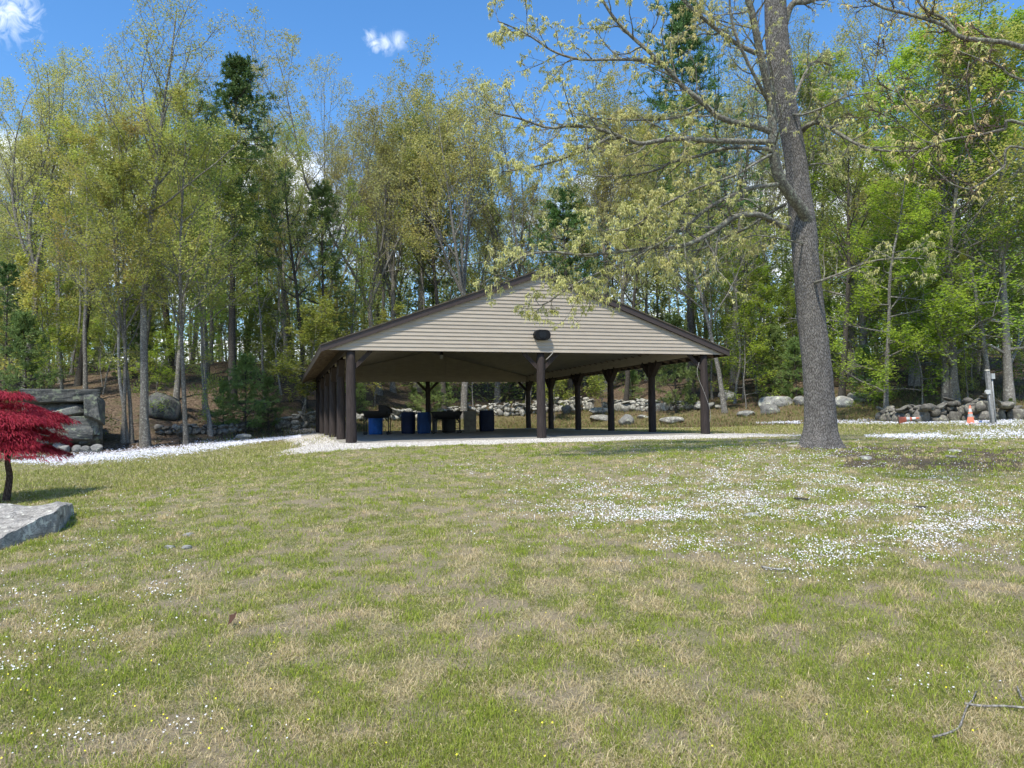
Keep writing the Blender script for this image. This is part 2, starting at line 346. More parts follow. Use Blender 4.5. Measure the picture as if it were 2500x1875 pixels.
wood = sst(-.3, .8, ee); bank = wood*(1-sst(4, 9, ee+(fbm(gxx*.3, gyy*.3, 8, 3)-.5)*6))*sst(-14, -6, gxx)
m = MT('lawn_and_leaf_litter', .95, .1); v = m.coord(); n_s = m.noise(v, 9, 8, .7); n_f = m.noise(v, 60, 6, .7); n_l = m.noise(v, 1.3, 5, .6)
base = m.mix(m.mr(n_f, .38, .62), (.09, .078, .045), (.42, .365, .225))
c = m.mix(m.math('MULTIPLY', m.attr('green'), m.mr(n_s, .3, .6)), base, (.17, .20, .06))
c = m.mix(m.math('MULTIPLY', m.attr('straw'), m.mr(n_s, .35, .6, .2, .9)), c, (.40, .34, .21))
c = m.mix(m.math('MULTIPLY', m.attr('bare'), m.mr(n_f, .3, .6, .3, .9)), c, (.31, .255, .175))
c = m.mix(m.attr('dirt'), c, m.mix(m.mr(n_s, .3, .7), (.055, .042, .03), (.14, .11, .08)))
lit = m.vor(v, 14, 'F1', 'Color'); hs_ = m.n('ShaderNodeHueSaturation'); hs_.inputs['Color'].default_value = (.125, .092, .065, 1)
sp = m.n('ShaderNodeSeparateColor'); m.l(lit, sp.inputs[0]); m.l(m.mr(sp.outputs[0], 0, 1, .45, 1.5), hs_.inputs['Value']); m.l(m.mr(sp.outputs[1], 0, 1, .485, .515), hs_.inputs['Hue'])
wc = m.mix(m.mr(n_l, .5, .66, 0, .55), hs_.outputs[0], (.075, .085, .035)); c = m.mix(m.attr('wood'), c, wc)
bc = m.mix(m.mr(n_s, .35, .65), (.11, .115, .04), (.22, .17, .095)); c = m.mix(m.math('MULTIPLY', m.attr('bank'), .85), c, bc)
m.color(c); m.bump(m.math('ADD', n_s, n_f), .8, .04)
me = mesh('ground', np.stack([gxx, gyy, gz], 1), Qg, attrs={'green': gr, 'straw': st_, 'bare': ba, 'dirt': dirtmask(gxx, gyy), 'wood': wood, 'bank': bank}, mat=m.m, smooth=True)
link('ground', me, kind='structure')
# ------------------------------------------------------------------ grass blades (one mesh, nobody could count them)
def scatter(n, dmin, dmax, xf=.80, power=1.0):
    """points in the wedge in front, area density ~ 1/d^(1+power)"""
    uu = rng.random(n)
    if power == 1: d = dmin*(dmax/dmin)**uu
    else: e = 1-power; d = (dmin**e+uu*(dmax**e-dmin**e))**(1/e)
    t = rng.uniform(-xf, xf, n); return d*t, d, d
def blades(x, y, z, h, wd, lean, n_attr, seed=1):
    n = len(x); th = rng.random(n)*6.283; la = rng.random(n)*6.283; P = np.stack([x, y, z], 1)
    wv = np.stack([np.cos(th), np.sin(th), np.zeros(n)], 1)*wd[:, None]; lv = np.stack([np.cos(la), np.sin(la), np.zeros(n)], 1)*(lean*h)[:, None]
    up = np.array([0, 0, 1.])[None]*h[:, None]
    V = np.stack([P-wv, P+wv, P+wv*.7+lv*.35+up*.6, P-wv*.7+lv*.35+up*.6, P+lv+up*np.sqrt(np.clip(1-lean**2*.6, .1, 1))[:, None]], 1).reshape(-1, 3)
    b = np.arange(n)*5; Q = np.stack([b, b+1, b+2, b+3], 1); T = np.stack([b+3, b+2, b+4], 1)
    return V, Q, T
def cols_(): pass
def cols(n, A, B): t = rng.random(n)[:, None]; return np.array(A)[None]*(1-t)+np.array(B)[None]*t
x, y, d = scatter(1250000, 2.4, 36, .80, 1.12)
xe, ye, de = scatter(260000, 3.2, 34, .75, 1.0); xe = xe+np.sign(xe)*(.78*de+.4); x = np.concatenate([x, xe]); y = np.concatenate([y, ye]); d = np.concatenate([d, de])
u, v_ = to_uv(x, y)
ok = (y < edge(x)-.1) & ~((u > -.15) & (u < BW+.15) & (v_ > -.1) & (v_ < BL+.1))
g, s_, b_ = lawnmasks(x, y); gm = gravelmask(x, y); dm = dirtmask(x, y)
keep = ok & (rng.random(len(x)) < np.clip(.36+.42*g+.26*s_-.50*b_, .10, 1)*(1-.93*gm)*(1-.85*dm))
x, y, d, g, s_, b_ = [q[keep] for q in (x, y, d, g, s_, b_)]; n = len(x); z = terrain(x, y)-.004
r = rng.random(n); isstraw = r < np.clip(.47+.34*s_-.24*g+rng.normal(0, .1, n), 0, 1)
ln = sst(.45, .75, fbm(x*1.6, y*1.6, 71, 3)); longg = sst(-3, -8, x)*sst(9, 13, y)+sst(24, 28, y)*.8
longg = longg*sst(-9, -7, x*1.)*(y > 20)+longg*(y <= 20)
h = (.010+.016*rng.random(n)+.030*ln*g*rng.random(n)**2+.03*s_*rng.random(n)**2+.08*longg*rng.random(n))*(1+.02*d)
wd = (.0006+.00027*d)*(.6+.8*rng.random(n)); lean = np.clip(rng.normal(.65, .3, n)+.75*isstraw, 0, 2.2)
gt = np.clip(.25+.6*g+rng.normal(0, .28, n), 0, 1)[:, None]
colr = cols(n, (.26, .25, .08), (.46, .42, .17))*(1-gt)+cols(n, (.19, .225, .040), (.40, .415, .10))*gt
colr *= (1+.25*(fbm(x*9, y*9, 19, 2)-.5)*2)[:, None]
colr[isstraw] = cols(isstraw.sum(), (.38, .32, .16), (.70, .61, .36))
colr *= rng.uniform(.62, 1.3, n)[:, None]; colr = np.clip(colr, 0, .8)
V, Q, T = blades(x, y, z, h, wd, lean, colr)
mg = MT('grass_blade', .7, .25); mg.color(mg.attr('tint', 'Color')); tr = mg.n('ShaderNodeBsdfTranslucent'); mg.l(mg.attr('tint', 'Color'), tr.inputs[0]); msx = mg.n('ShaderNodeMixShader'); msx.inputs[0].default_value = .35
mg.l(mg.b.outputs[0], msx.inputs[1]); mg.l(tr.outputs[0], msx.inputs[2]); mg.l(msx.outputs[0], mg.o.inputs[0]); M['grass'] = mg.m
link('grass', mesh('grass', V, Q, T, {'tint': np.repeat(colr, 5, 0)}, M['grass']), label='short patchy spring lawn of green and straw coloured grass', cat='grass', kind='stuff')
# tufts: clumps of longer blades, green and straw
x0, y0, d0 = scatter(9500, 2.6, 20, .78, 1.0)
g, s_, b_ = lawnmasks(x0, y0); kp = (rng.random(9500) < .25+.6*np.maximum(g, s_)) & (gravelmask(x0, y0) < .2); x0, y0, d0, g, s_ = [q[kp] for q in (x0, y0, d0, g, s_)]
straw = s_+rng.normal(0, .3, len(x0)) > g*.9+.15; nb = 22; rad = .025+.05*rng.random(len(x0))
X_ = np.repeat(x0, nb)+rng.normal(0, 1, len(x0)*nb)*np.repeat(rad, nb); Y_ = np.repeat(y0, nb)+rng.normal(0, 1, len(x0)*nb)*np.repeat(rad, nb); D_ = np.repeat(d0, nb); S_ = np.repeat(straw, nb)
n = len(X_); hh = (.020+.034*rng.random(n))*(1+.02*D_)*np.repeat(.6+.8*rng.random(len(x0)), nb); lean = np.clip(rng.normal(.7, .3, n)+.3*S_, 0, 1.6); wd = (.0007+.00028*D_)
colr = cols(n, (.20, .27, .025), (.40, .46, .07)); colr[S_] = cols(S_.sum(), (.48, .38, .20), (.76, .62, .38))
V, Q, T = blades(X_, Y_, terrain(X_, Y_)-.004, hh, wd, lean, colr)
link('grass_tufts', mesh('grass_tufts', V, Q, T, {'tint': np.repeat(colr, 5, 0)}, M['grass']), label='longer green and straw tufts standing out of the lawn', cat='grass', kind='stuff')
# ------------------------------------------------------------------ white flowers
def flowers(name, x, y, size, hgt, col, label, cat='flowers'):
    n = len(x); z = terrain(x, y)+hgt; th = rng.random(n)*6.283; tlt = rng.normal(0, .45, (n, 2))
    N_ = unit(np.stack([tlt[:, 0], tlt[:, 1]-.35, np.ones(n)], 1)); A = unit(np.cross(N_, np.stack([np.cos(th), np.sin(th), np.zeros(n)], 1))); B = np.cross(N_, A)
    P = np.stack([x, y, z], 1); V = []
    ang = np.arange(8)*math.pi/4; rr = np.where(np.arange(8) % 2 == 0, 1, .45)
    ring = [P+(A*math.cos(a)*q+B*math.sin(a)*q)*size[:, None]+N_*(size*.15*q)[:, None] for a, q in zip(ang, rr)]
    V = np.stack([P]+ring, 1).reshape(-1, 3); b = (np.arange(n)*9)[:, None]
    Q = np.concatenate([np.concatenate([b, b+1+(i*2+7) % 8, b+1+i*2, b+1+(i*2+1) % 8], 1) for i in range(4)])
    mm = MT(name+'_petal', .6, .2); mm.color(mm.mix(mm.attr('rnd'), col[0], col[1]))
    link(name, mesh(name, V, Q, attrs={'rnd': np.repeat(rng.random(n), 9)}, mat=mm.m), label=label, cat=cat, kind='stuff')
def blob_px(n, cx, cy, sx, sy):
    return rng.normal(cx, sx*1.25, n), rng.normal(cy, sy*1.3, n)
FX = []; FY = []
def addf(px, py):
    k = (py > 1045) & (py < 1870); P, hh_ = grounds(px[k], py[k]); ok = hh_ < 60; FX.append(P[ok, 0]); FY.append(P[ok, 1])
blobs = [(1520, 1255, 125, 24, 560), (1720, 1245, 110, 22, 1300), (1600, 1268, 80, 14, 330), (1900, 1240, 90, 16, 500), (2080, 1235, 80, 18, 500), (2220, 1190, 80, 18, 380),
         (2230, 1315, 70, 18, 700), (2330, 1345, 50, 12, 350), (2400, 1290, 60, 16, 420), (2040, 1345, 50, 12, 260), (1760, 1165, 90, 20, 420), (1960, 1150, 90, 25, 500),
         (1900, 1105, 120, 18, 420), (2050, 1190, 70, 12, 260), (1420, 1215, 60, 16, 200), (1160, 1145, 40, 8, 60), (2060, 1120, 60, 12, 150), (1340, 1180, 60, 16, 90), (1600, 1190, 120, 24, 320),
         (2400, 1215, 80, 26, 340), (1960, 1395, 70, 14, 70), (1680, 1330, 60, 10, 120), (2190, 1670, 40, 12, 22), (2330, 1690, 50, 20, 26), (2440, 1745, 30, 14, 8),
         (280, 1225, 70, 26, 130), (220, 1330, 60, 26, 110), (300, 1270, 40, 16, 70), (180, 1510, 60, 20, 190), (365, 1460, 45, 16, 130), (90, 1535, 60, 16, 60), (440, 1400, 50, 16, 60), (250, 1590, 60, 26, 90),
         (30, 1450, 40, 14, 60), (20, 1640, 40, 16, 70), (320, 1640, 40, 20, 50), (180, 1800, 40, 12, 40), (460, 1790, 30, 16, 20), (120, 1380, 60, 20, 50), (700, 1800, 60, 20, 12), (420, 1240, 30, 14, 20)]
for cx, cy, sx, sy, n in blobs:
    q = 3.2 if cy < 1400 and cx > 900 else .95
    px, py = blob_px(int(n*q*1.0), cx, cy, sx, sy); addf(px, py)
px = rng.uniform(1150, 2500, 5200); py = 1085+300*rng.random(5200)**1.3; kk = rng.random(5200) < sst(1150, 1900, px); addf(px[kk], py[kk])
px = rng.uniform(0, 520, 240); py = rng.uniform(1150, 1870, 240); addf(px, py)
fx = np.concatenate(FX); fy = np.concatenate(FY); clump = fbm(fx*2.2, fy*2.2, 77, 3); kk = rng.random(len(fx)) < sst(.38, .58, clump)+.12
kk &= (fy < edge(fx)-.3); uu_, vv_ = to_uv(fx, fy); kk &= ~((uu_ > -.3) & (uu_ < BW+.2) & (vv_ > -.6) & (vv_ < BL)); fx = fx[kk]; fy = fy[kk]
flowers('white_wildflowers', fx, fy, (.0036+.00043*fy)*(.6+.8*rng.random(len(fx))), .012+.035*rng.random(len(fx)), ((.62, .63, .72), (.84, .84, .82)), 'drifts of tiny white bluets scattered through the lawn')
# dense flower bands along the lawn's far edge
def band(top, bot, n):
    t = rng.random(n); tx = np.array([p[0] for p in top]); ty = np.array([p[1] for p in top]); bx = [p[0] for p in bot]; by = [p[1] for p in bot]
    x = tx[0]+(tx[-1]-tx[0])*t; a = np.interp(x, tx, ty); b = np.interp(x, bx, by); y = a+(b-a)*(.5+rng.normal(0, .33, n)); kx = rng.random(n) < .25+.75*sst(0, .25, t); x = x[kx]; y = y[kx]; P, h = grounds(x, y); return P[:, 0], P[:, 1]
bx1, by1 = band([(20, 1129), (200, 1112), (400, 1093), (560, 1078), (735, 1066)], [(20, 1134), (150, 1136), (300, 1124), (500, 1102), (600, 1085), (735, 1070)], 22000)
bx2, by2 = band([(1845, 1034), (2060, 1029), (2300, 1027), (2500, 1024)], [(1845, 1037), (2060, 1036), (2300, 1038), (2500, 1040)], 19000)
bx3, by3 = band([(2110, 1066), (2250, 1063), (2400, 1054), (2500, 1051)], [(2110, 1072), (2250, 1075), (2400, 1073), (2500, 1072)], 6000)
def bandflowers(name, x, y, label):
    k = fbm(x*1.5, y*1.5, 91, 3)+rng.random(len(x))*.3 > (.5 if 'long' in label else .62); x = x[k]; y = y[k]
    flowers(name, x, y, (.006+.00052*y)*(.6+.8*rng.random(len(x))), .03+.06*rng.random(len(x)), ((.50, .52, .62), (.74, .74, .78)), label)
bandflowers('flower_band', np.concatenate([bx1]), np.concatenate([by1]), 'long dense white band of bluets along the leaf litter on the left')
bandflowers('flower_band_far', bx2, by2, 'thin white strip of bluets at the foot of the wooded bank by the cones')
bandflowers('flower_band_near', bx3, by3, 'white strip of bluets crossing the lawn right of the big oak')
px = np.concatenate([rng.uniform(0, 700, 80), rng.uniform(1700, 2500, 20), rng.uniform(500, 1800, 25)]); py = rng.uniform(1330, 1870, 125); P, _ = grounds(px, py)
flowers('yellow_wildflowers', P[:, 0], P[:, 1], np.full(125, .0055), np.full(125, .03), ((.75, .68, .03), (.85, .80, .05)), 'tiny yellow flowers dotted over the near lawn')
# ------------------------------------------------------------------ gravel apron
def pebbles(name, x, y, size, mat, label, cat, dz=0.):
    n = len(x); z = terrain(x, y)+dz; ph = rng.random((n, 1))*6.28; a = size[:, None]
    dirs = np.array([[1, 0, 0], [.3, .95, .05], [-.85, .5, 0], [-.6, -.8, .05], [.55, -.8, 0], [.1, .1, .75]])
    s = a[:, :, None]*(.75+.5*rng.random((n, 6, 1))); c_, s_ = np.cos(ph), np.sin(ph)
    D = np.repeat(dirs[None], n, 0); Xr = D[:, :, 0]*c_-D[:, :, 1]*s_; Yr = D[:, :, 0]*s_+D[:, :, 1]*c_
    V = np.stack([Xr, Yr*.8, D[:, :, 2]], -1)*s+np.stack([x, y, z], 1)[:, None]
    b = (np.arange(n)*6)[:, None]; T = np.concatenate([np.concatenate([b+i, b+(i+1) % 5, b+5], 1) for i in range(5)])
    link(name, mesh(name, V.reshape(-1, 3), None, T, {'rnd': np.repeat(rng.random(n), 6)}, mat), label=label, cat=cat, kind='stuff')
mp = MT('gravel_stone', .9, .2); rr_ = mp.attr('rnd'); cr = mp.mix(mp.mr(rr_, 0, 1), (.30, .28, .25), (.66, .63, .58)); cr = mp.mix(mp.mr(mp.math('FRACT', mp.math('MULTIPLY', rr_, 13.)), .75, .8), cr, (.24, .21, .19)); mp.color(cr)
uu_ = rng.uniform(-3, 15, 150000); vv_ = rng.uniform(-4.6, .3, 150000)
u2 = rng.uniform(-2.6, 0, 26000); v2 = rng.uniform(-1, BL+1.5, 26000); u3 = rng.uniform(-2, 13, 14000); v3 = rng.uniform(BL-.2, BL+2, 14000)
uu_ = np.concatenate([uu_, u2, u3]); vv_ = np.concatenate([vv_, v2, v3])
xx = BO[0]+uu_*cw-vv_*sw; yy = BO[1]+uu_*sw+vv_*cw; k = rng.random(len(xx)) < gravelmask(xx, yy)*1.0; xx = xx[k]; yy = yy[k]
pebbles('gravel', xx, yy, .014+.016*rng.random(len(xx)), mp.m, 'strip of pale crushed stone round the edge of the pavilion floor', 'gravel')
# gravel bedding sheet just under the stones
# ------------------------------------------------------------------ pavilion
pav = empty('picnic_pavilion', (BO[0], BO[1], 0), 'open picnic pavilion with tan clapboard gable, brown log posts and concrete floor', 'pavilion', rz=BYAW)
W_, L_ = BW, BL
brown = MT('brown_stained_wood', .8, .25); v = brown.coord((8, 8, .7)); nz_ = brown.noise(v, 6, 6, .65); brown.color(brown.mix(brown.mr(nz_, .3, .72), (.018, .013, .011), (.06, .046, .041))); brown.bump(nz_, .5, .01); brown = brown.m
M['brown_post'] = MT('weathered_brown_log', .85, .2); q = M['brown_post']; v = q.coord((10, 10, .5)); nz_ = q.noise(v, 5, 7, .7); q.color(q.mix(q.mr(nz_, .3, .72), (.016, .0125, .0115), (.066, .053, .050))); q.bump(nz_, .6, .015); M['brown_post'] = q.m
M['fascia'] = plain('brown_fascia_paint', (.045, .032, .029), .45, .4, .12, 3)
M['tan_siding'] = MT('tan_clapboard', .55, .35); q = M['tan_siding']; n1 = q.noise(q.coord((.4, 1, 2)), 5, 4); n2 = q.noise(q.coord((1, 1, 6)), 3, 5, .7); cc = q.mix(q.mr(n1, .3, .7), (.335, .292, .238), (.385, .338, .278)); cc = q.mix(q.mr(n2, .6, .8, 0, .18), cc, (.36, .33, .26)); hq = q.n('ShaderNodeHueSaturation'); q.l(cc, hq.inputs['Color']); q.l(q.mr(q.attr('rnd'), 0, 1, .93, 1.06), hq.inputs['Value']); vj = q.noise(q.coord((1.2, 1, 8)), 1.0, 2); q.color(q.mix(q.mr(q.vor(q.coord((.55, .01, 8.5)), 1., 'DISTANCE_TO_EDGE'), 0, .0035, .35, 0), hq.outputs[0], (.20, .17, .13))); M['tan_siding'] = q.m
M['beige_board'] = MT('beige_painted_board', .8, .2); q = M['beige_board']; n1 = q.noise(q.coord((.5, .5, 3)), 4, 5, .6); q.color(q.mix(q.mr(n1, .3, .75), (.36, .32, .245), (.47, .42, .33))); M['beige_board'] = q.m
M['ceiling_ply'] = MT('ceiling_plywood', .85, .2); q = M['ceiling_ply']; n1 = q.noise(q.coord((3, .3, 1)), 3, 5, .6); q.color(q.mix(q.mr(n1, .3, .75), (.33, .285, .22), (.45, .395, .31))); M['ceiling_ply'] = q.m
M['raw_wood'] = plain('weathered_deck_board', (.20, .155, .12), .85, .2, .35, 8)
M['shingle'] = MT('roof_shingle', .95, .15); q = M['shingle']; n1 = q.noise(q.coord(), 7, 6, .7); n2 = q.vor(q.coord((3, 5, 5)), 2.2, 'F1', 'Color'); s3 = q.n('ShaderNodeSeparateColor'); q.l(n2, s3.inputs[0]); cc = q.mix(s3.outputs[0], (.055, .045, .038), (.10, .085, .07)); cc = q.mix(q.mr(n1, .5, .7, 0, .6), cc, (.07, .08, .045)); q.color(cc); M['shingle'] = q.m
M['concrete'] = MT('concrete_floor', .9, .25); q = M['concrete']; n1 = q.noise(q.coord(), .9, 7, .65); n2 = q.noise(q.coord(), 30, 4); q.color(q.mix(q.mr(n2, .3, .7, 0, .3), q.mix(q.mr(n1, .3, .7), (.25, .24, .215), (.36, .345, .31)), (.20, .19, .17))); q.bump(n2, .2, .003); M['concrete'] = q.m
HB = 2.73
# floor
mb = MB().box(-.22, W_+.22, -.12, L_+.2, -.35, 0.0)
link('concrete_floor', mb.mesh('floor', M['concrete']), pav)
def post_mesh(z0, z1, seed, r0=.158, r1=.128):
    rg = np.random.default_rng(seed); k = 12; z = np.linspace(z0, z1, k); P = np.stack([rg.normal(0, .006, k).cumsum()*.4, rg.normal(0, .006, k).cumsum()*.4, z], 1); P[0, :2] = 0
    r = np.linspace(r0, r1, k)*(1+rg.normal(0, .018, k)); n = 18; V, Q = tubes(P[None], r[None], n); a = np.arctan2(V[:, 1], V[:, 0]); V[:, :2] *= (1+.02*np.sin(a*3+seed)+.012*np.sin(a*7+V[:, 2]*2))[:, None]
    T = [[(k-1)*n, (k-1)*n+i, (k-1)*n+i+1] for i in range(1, n-1)]
    return mesh('post', V, Q, T, None, M['brown_post'], True)
posts = []
sp_ = L_/5
plist = [(0, i*sp_) for i in range(6)]+[(W_, i*sp_) for i in range(6)]+[(W_/2, 0), (W_/2, L_)]
names_ = {}
for i, (u, v) in enumerate(plist):
    zb = -.3 if v == 0 else -.05
    p = link('post', post_mesh(zb, HB+.02, i+3, .165 if v == 0 else .155), pav, loc=(u, v, 0)); posts.append(p)
    # braces
    if v == 0 or abs(v-L_) < .01:
        for s in (-1, 1):
            if u == 0 and s < 0: continue
            if u == W_ and s > 0: continue
            vv = 0.0
            b = MB().beam((s*.10, vv, 2.24), (s*.60, vv, 2.745), .05, .13); br = link('knee_brace', b.mesh('brace', brown), p)
    if u in (0, W_):
        for s in (-1, 1):
            if v == 0 and s < 0 or abs(v-L_) < .01 and s > 0: continue
            b = MB().beam((0, s*.10, 2.22), (0, s*.62, 2.745), .20, .15); link('knee_brace', b.mesh('brace', brown), p)
# side beams (inner beige board, outer brown board)
for u, s in ((0, 1), (W_, -1)):
    link('side_beam', MB().box(u+s*.05-.025, u+s*.05+.025, -.1, L_+.1, HB+.004, HB+.40).mesh('beam', M['beige_board']), pav)
    link('outer_beam', MB().box(u-s*.10-.03, u-s*.10+.03, -.1, L_+.1, HB+.002, HB+.30).mesh('beam', brown), pav)
SL = .367; OV = .72
def zwall(u): return HB+(OV+(u if u < W_/2 else W_-u))*SL
# front gable siding: lapped courses
def siding(vf, sgn, name, mat, lap=.118):
    mb = MB(); z = HB; apex = zwall(W_/2); i = 0
    while z < apex-.01:
        z1 = min(z+lap, apex); 
        ul = -OV+(z-HB)/SL; ur = W_-ul; ul1 = -OV+(z1-HB)/SL; ur1 = W_-ul1
        a = rnd.random(); out = vf-sgn*.022; inn = vf-sgn*.003
        # rounded lap: four rows
        rows = [(z, vf), (z, out), (z+lap*.12, out-sgn*.002), (z+lap*.45, vf-sgn*.013), (z1, inn)]
        V = []
        for (zz_, vv) in rows:
            f = (zz_-z)/(z1-z) if z1 > z else 0; V += [[ul+(ul1-ul)*f, vv, zz_], [ur+(ur1-ur)*f, vv, zz_]]
        Q = [[2*j, 2*j+1, 2*j+3, 2*j+2] for j in range(4)]
        mb.add(V, Q, a=a); z = z1
    return link(name, mb.mesh(name, mat), pav)
siding(-.16, 1, 'clapboard_gable', M['tan_siding'])
# inner structure board of the front gable and its bottom edge
tri = MB(); ap = zwall(W_/2)
def gable_panel(mb, v0, v1, du=.02):
    P = [(-OV+du, HB+.003), (W_+OV-du, HB+.003), (W_/2, ap-.01)]
    V = [[u, v0, z] for u, z in P]+[[u, v1, z] for u, z in P]; mb.add(V, [[0, 1, 4, 3], [1, 2, 5, 4], [2, 0, 3, 5]], [[0, 2, 1], [3, 4, 5]])
gable_panel(tri, -.155, -.11); link('gable_backing', tri.mesh('gable_backing', brown), pav)
tri = MB(); gable_panel(tri, L_+.02, L_+.05); link('rear_gable_panel', tri.mesh('rear_gable_panel', M['beige_board']), pav)
siding(L_+.06, -1, 'rear_clapboard_gable', M['tan_siding'])
# far gable tie beam and battens inside
link('tie_beam', MB().box(0.1, W_-.1, L_-.07, L_-.02, HB+.005, HB+.36).mesh('tie', M['beige_board']), pav)
CZ0, CS = 3.08, .225
mb = MB(); mb.box(.12, W_-.12, L_-.012, L_+.012, HB+.38, HB+.43)
for i in range(1, 17):
    u = i*W_/17; zt = CZ0+CS*min(u, W_-u)-.01
    mb.box(u-.035, u+.035, L_-.02, L_+.015, HB+.43, zt)
link('batten', mb.mesh('batten', M['beige_board']), pav)
link('tie_beam', MB().box(.1, W_-.1, .06, .11, HB+.004, HB+.33).mesh('tie', brown), pav)
# ceiling: two sloping planes with seams
for s in (0, 1):
    mb = MB(); npan = 8
    for j in range(npan):
        v0 = j*L_/npan+.004+(0 if j else .0); v1 = (j+1)*L_/npan-.004; u0, u1 = (.09, W_/2) if s == 0 else (W_-.09, W_/2)
        V = [[u0, v0, CZ0], [u1, v0, CZ0+CS*(W_/2)], [u1, v1, CZ0+CS*(W_/2)], [u0, v1, CZ0]]; V += [[a, b, c+.02] for a, b, c in V]
        mb.add(V, [[0, 1, 2, 3], [7, 6, 5, 4], [0, 4, 5, 1], [1, 5, 6, 2], [2, 6, 7, 3], [3, 7, 4, 0]], a=rnd.random())
    link('ceiling', mb.mesh('ceiling', M['ceiling_ply']), pav)
# roof deck, shingles, rafters
EO = .85; TZ = .05
def zroof(u, off): return HB+(OV+(u if u < W_/2 else W_-u))*SL+off
for s in (0, 1):
    ue = -EO if s == 0 else W_+EO; um = W_/2
    def slab(off0, off1, v0, v1, mat, name, ue=ue):
        V = []
        for off in (off0, off1):
            V += [[ue, v0, zroof(ue, off)], [um, v0, zroof(um, off)], [um, v1, zroof(um, off)], [ue, v1, zroof(ue, off)]]
        mb = MB().add(V, [[0, 1, 2, 3], [7, 6, 5, 4], [0, 4, 5, 1], [1, 5, 6, 2], [2, 6, 7, 3], [3, 7, 4, 0]]); link(name, mb.mesh(name, mat), pav)
    slab(.14, .175, -.24, L_+.24, M['raw_wood'], 'roof_deck')
    slab(.178, .215, -.31, L_+.31, M['shingle'], 'shingle_roof', ue+(-.04 if s == 0 else .04))
    # rake fascia
    V = []
    for (vv0) in (-.275, -.245):
        V += [[ue, vv0, zroof(ue, -.005)], [um, vv0, zroof(um, -.005)], [um, vv0, zroof(um, .174)], [ue, vv0, zroof(ue, .174)]]
    F_ = [[0, 1, 2, 3], [7, 6, 5, 4], [0, 4, 5, 1], [1, 5, 6, 2], [2, 6, 7, 3], [3, 7, 4, 0]]
    link('rake_board', MB().add(V, F_).mesh('rake', M['fascia']), pav)
    V2 = [[a, b+L_+.52, c] for a, b, c in V]; link('rake_board', MB().add(V2, F_).mesh('rake', M['fascia']), pav)
    V = []
    for vv0 in (-.243, -.16): V += [[ue, vv0, zroof(ue, .10)], [um, vv0, zroof(um, .10)], [um, vv0, zroof(um, .138)], [ue, vv0, zroof(ue, .138)]]
    link('rake_soffit', MB().add(V, F_).mesh('soffit', brown), pav)
    # eave fascia
    zz0 = zroof(ue, 0); u_a = ue-.028 if s == 0 else ue+.003
    link('eave_board', MB().box(u_a, u_a+.025, -.275, L_+.275, zz0+.0, zz0+.165).mesh('eave', M['fascia']), pav)
    mb = MB()
    for j in range(31):
        v0 = .1+j*(L_-.2)/30
        ui = .2 if s == 0 else W_-.2
        mb.add([[ue, v0-.02, zroof(ue, .0)], [ui, v0-.02, zroof(ui, .0)], [ui, v0-.02, zroof(ui, .136)], [ue, v0-.02, zroof(ue, .136)],
                [ue, v0+.02, zroof(ue, .0)], [ui, v0+.02, zroof(ui, .0)], [ui, v0+.02, zroof(ui, .136)], [ue, v0+.02, zroof(ue, .136)]], F_)
    link('rafter_tails', mb.mesh('rafters', M['raw_wood']), pav)
def BP(u, v, z): return Vector((BO[0]+u*cw-v*sw, BO[1]+u*sw+v*cw, z))
def uv_at(px, py, v):
    """point on the plane v=const of the pavilion seen at pixel"""
    d = rays([px], [py])[0]; # solve s: v(s)=v
    s = (v+(-BO[0]*sw*-1*-1 if False else 0)); 
    # v(x,y) = -(x-ox)*sw+(y-oy)*cw
    s = (v+(-BO[0]*sw+BO[1]*cw))/(-d[0]*sw+d[1]*cw); return Vector((d[0]*s, d[1]*s, d[2]*s+EYE))
M['black_metal'] = plain('black_metal', (.007, .007, .008), .6, .2, .3, 8)
M['sooty_metal'] = plain('sooty_black_steel', (.012, .011, .011), .7, .3, .4, 10)
M['galv'] = plain('galvanised_steel', (.26, .27, .28), .45, .5, .2, 20)
# loudspeaker on the gable
c0 = uv_at(1324, 817.5, -.30); ls = empty('loudspeaker', c0, 'black oblong outdoor loudspeaker fixed low on the tan gable', 'loudspeaker', rz=BYAW)
def stadium(hw, hh, v0, v1, n=10, inset=0):
    r = hh; a = [(hw-r+r*math.cos(t), r*math.sin(t)) for t in np.linspace(-math.pi/2, math.pi/2, n)]+[(-hw+r+r*math.cos(t), r*math.sin(t)) for t in np.linspace(math.pi/2, 3*math.pi/2, n)]
    k = len(a); V = []
    for (vv, f) in ((v1, 1), (v0+.02, 1), (v0, .95)): V += [[x*f, vv, z*f] for x, z in a]
    Q = [[j*k+i, j*k+(i+1) % k, (j+1)*k+(i+1) % k, (j+1)*k+i] for j in range(2) for i in range(k)]; V.append([0, v0, 0]); T = [[3*k, 2*k+i, 2*k+(i+1) % k] for i in range(k)]
    return MB().add(V, Q, T)
link('speaker_body', stadium(.275, .165, -.06, .115).mesh('body', M['black_metal']), ls)
link('speaker_grille', stadium(.125, .150, -.072, -.05).mesh('grille', plain('dark_grille', (.008, .010, .013), .5, .3, .5, 60)), ls)
link('mounting_bracket', MB().box(-.12, .12, .09, .14, -.03, .03).mesh('bracket', M['black_metal']), ls)
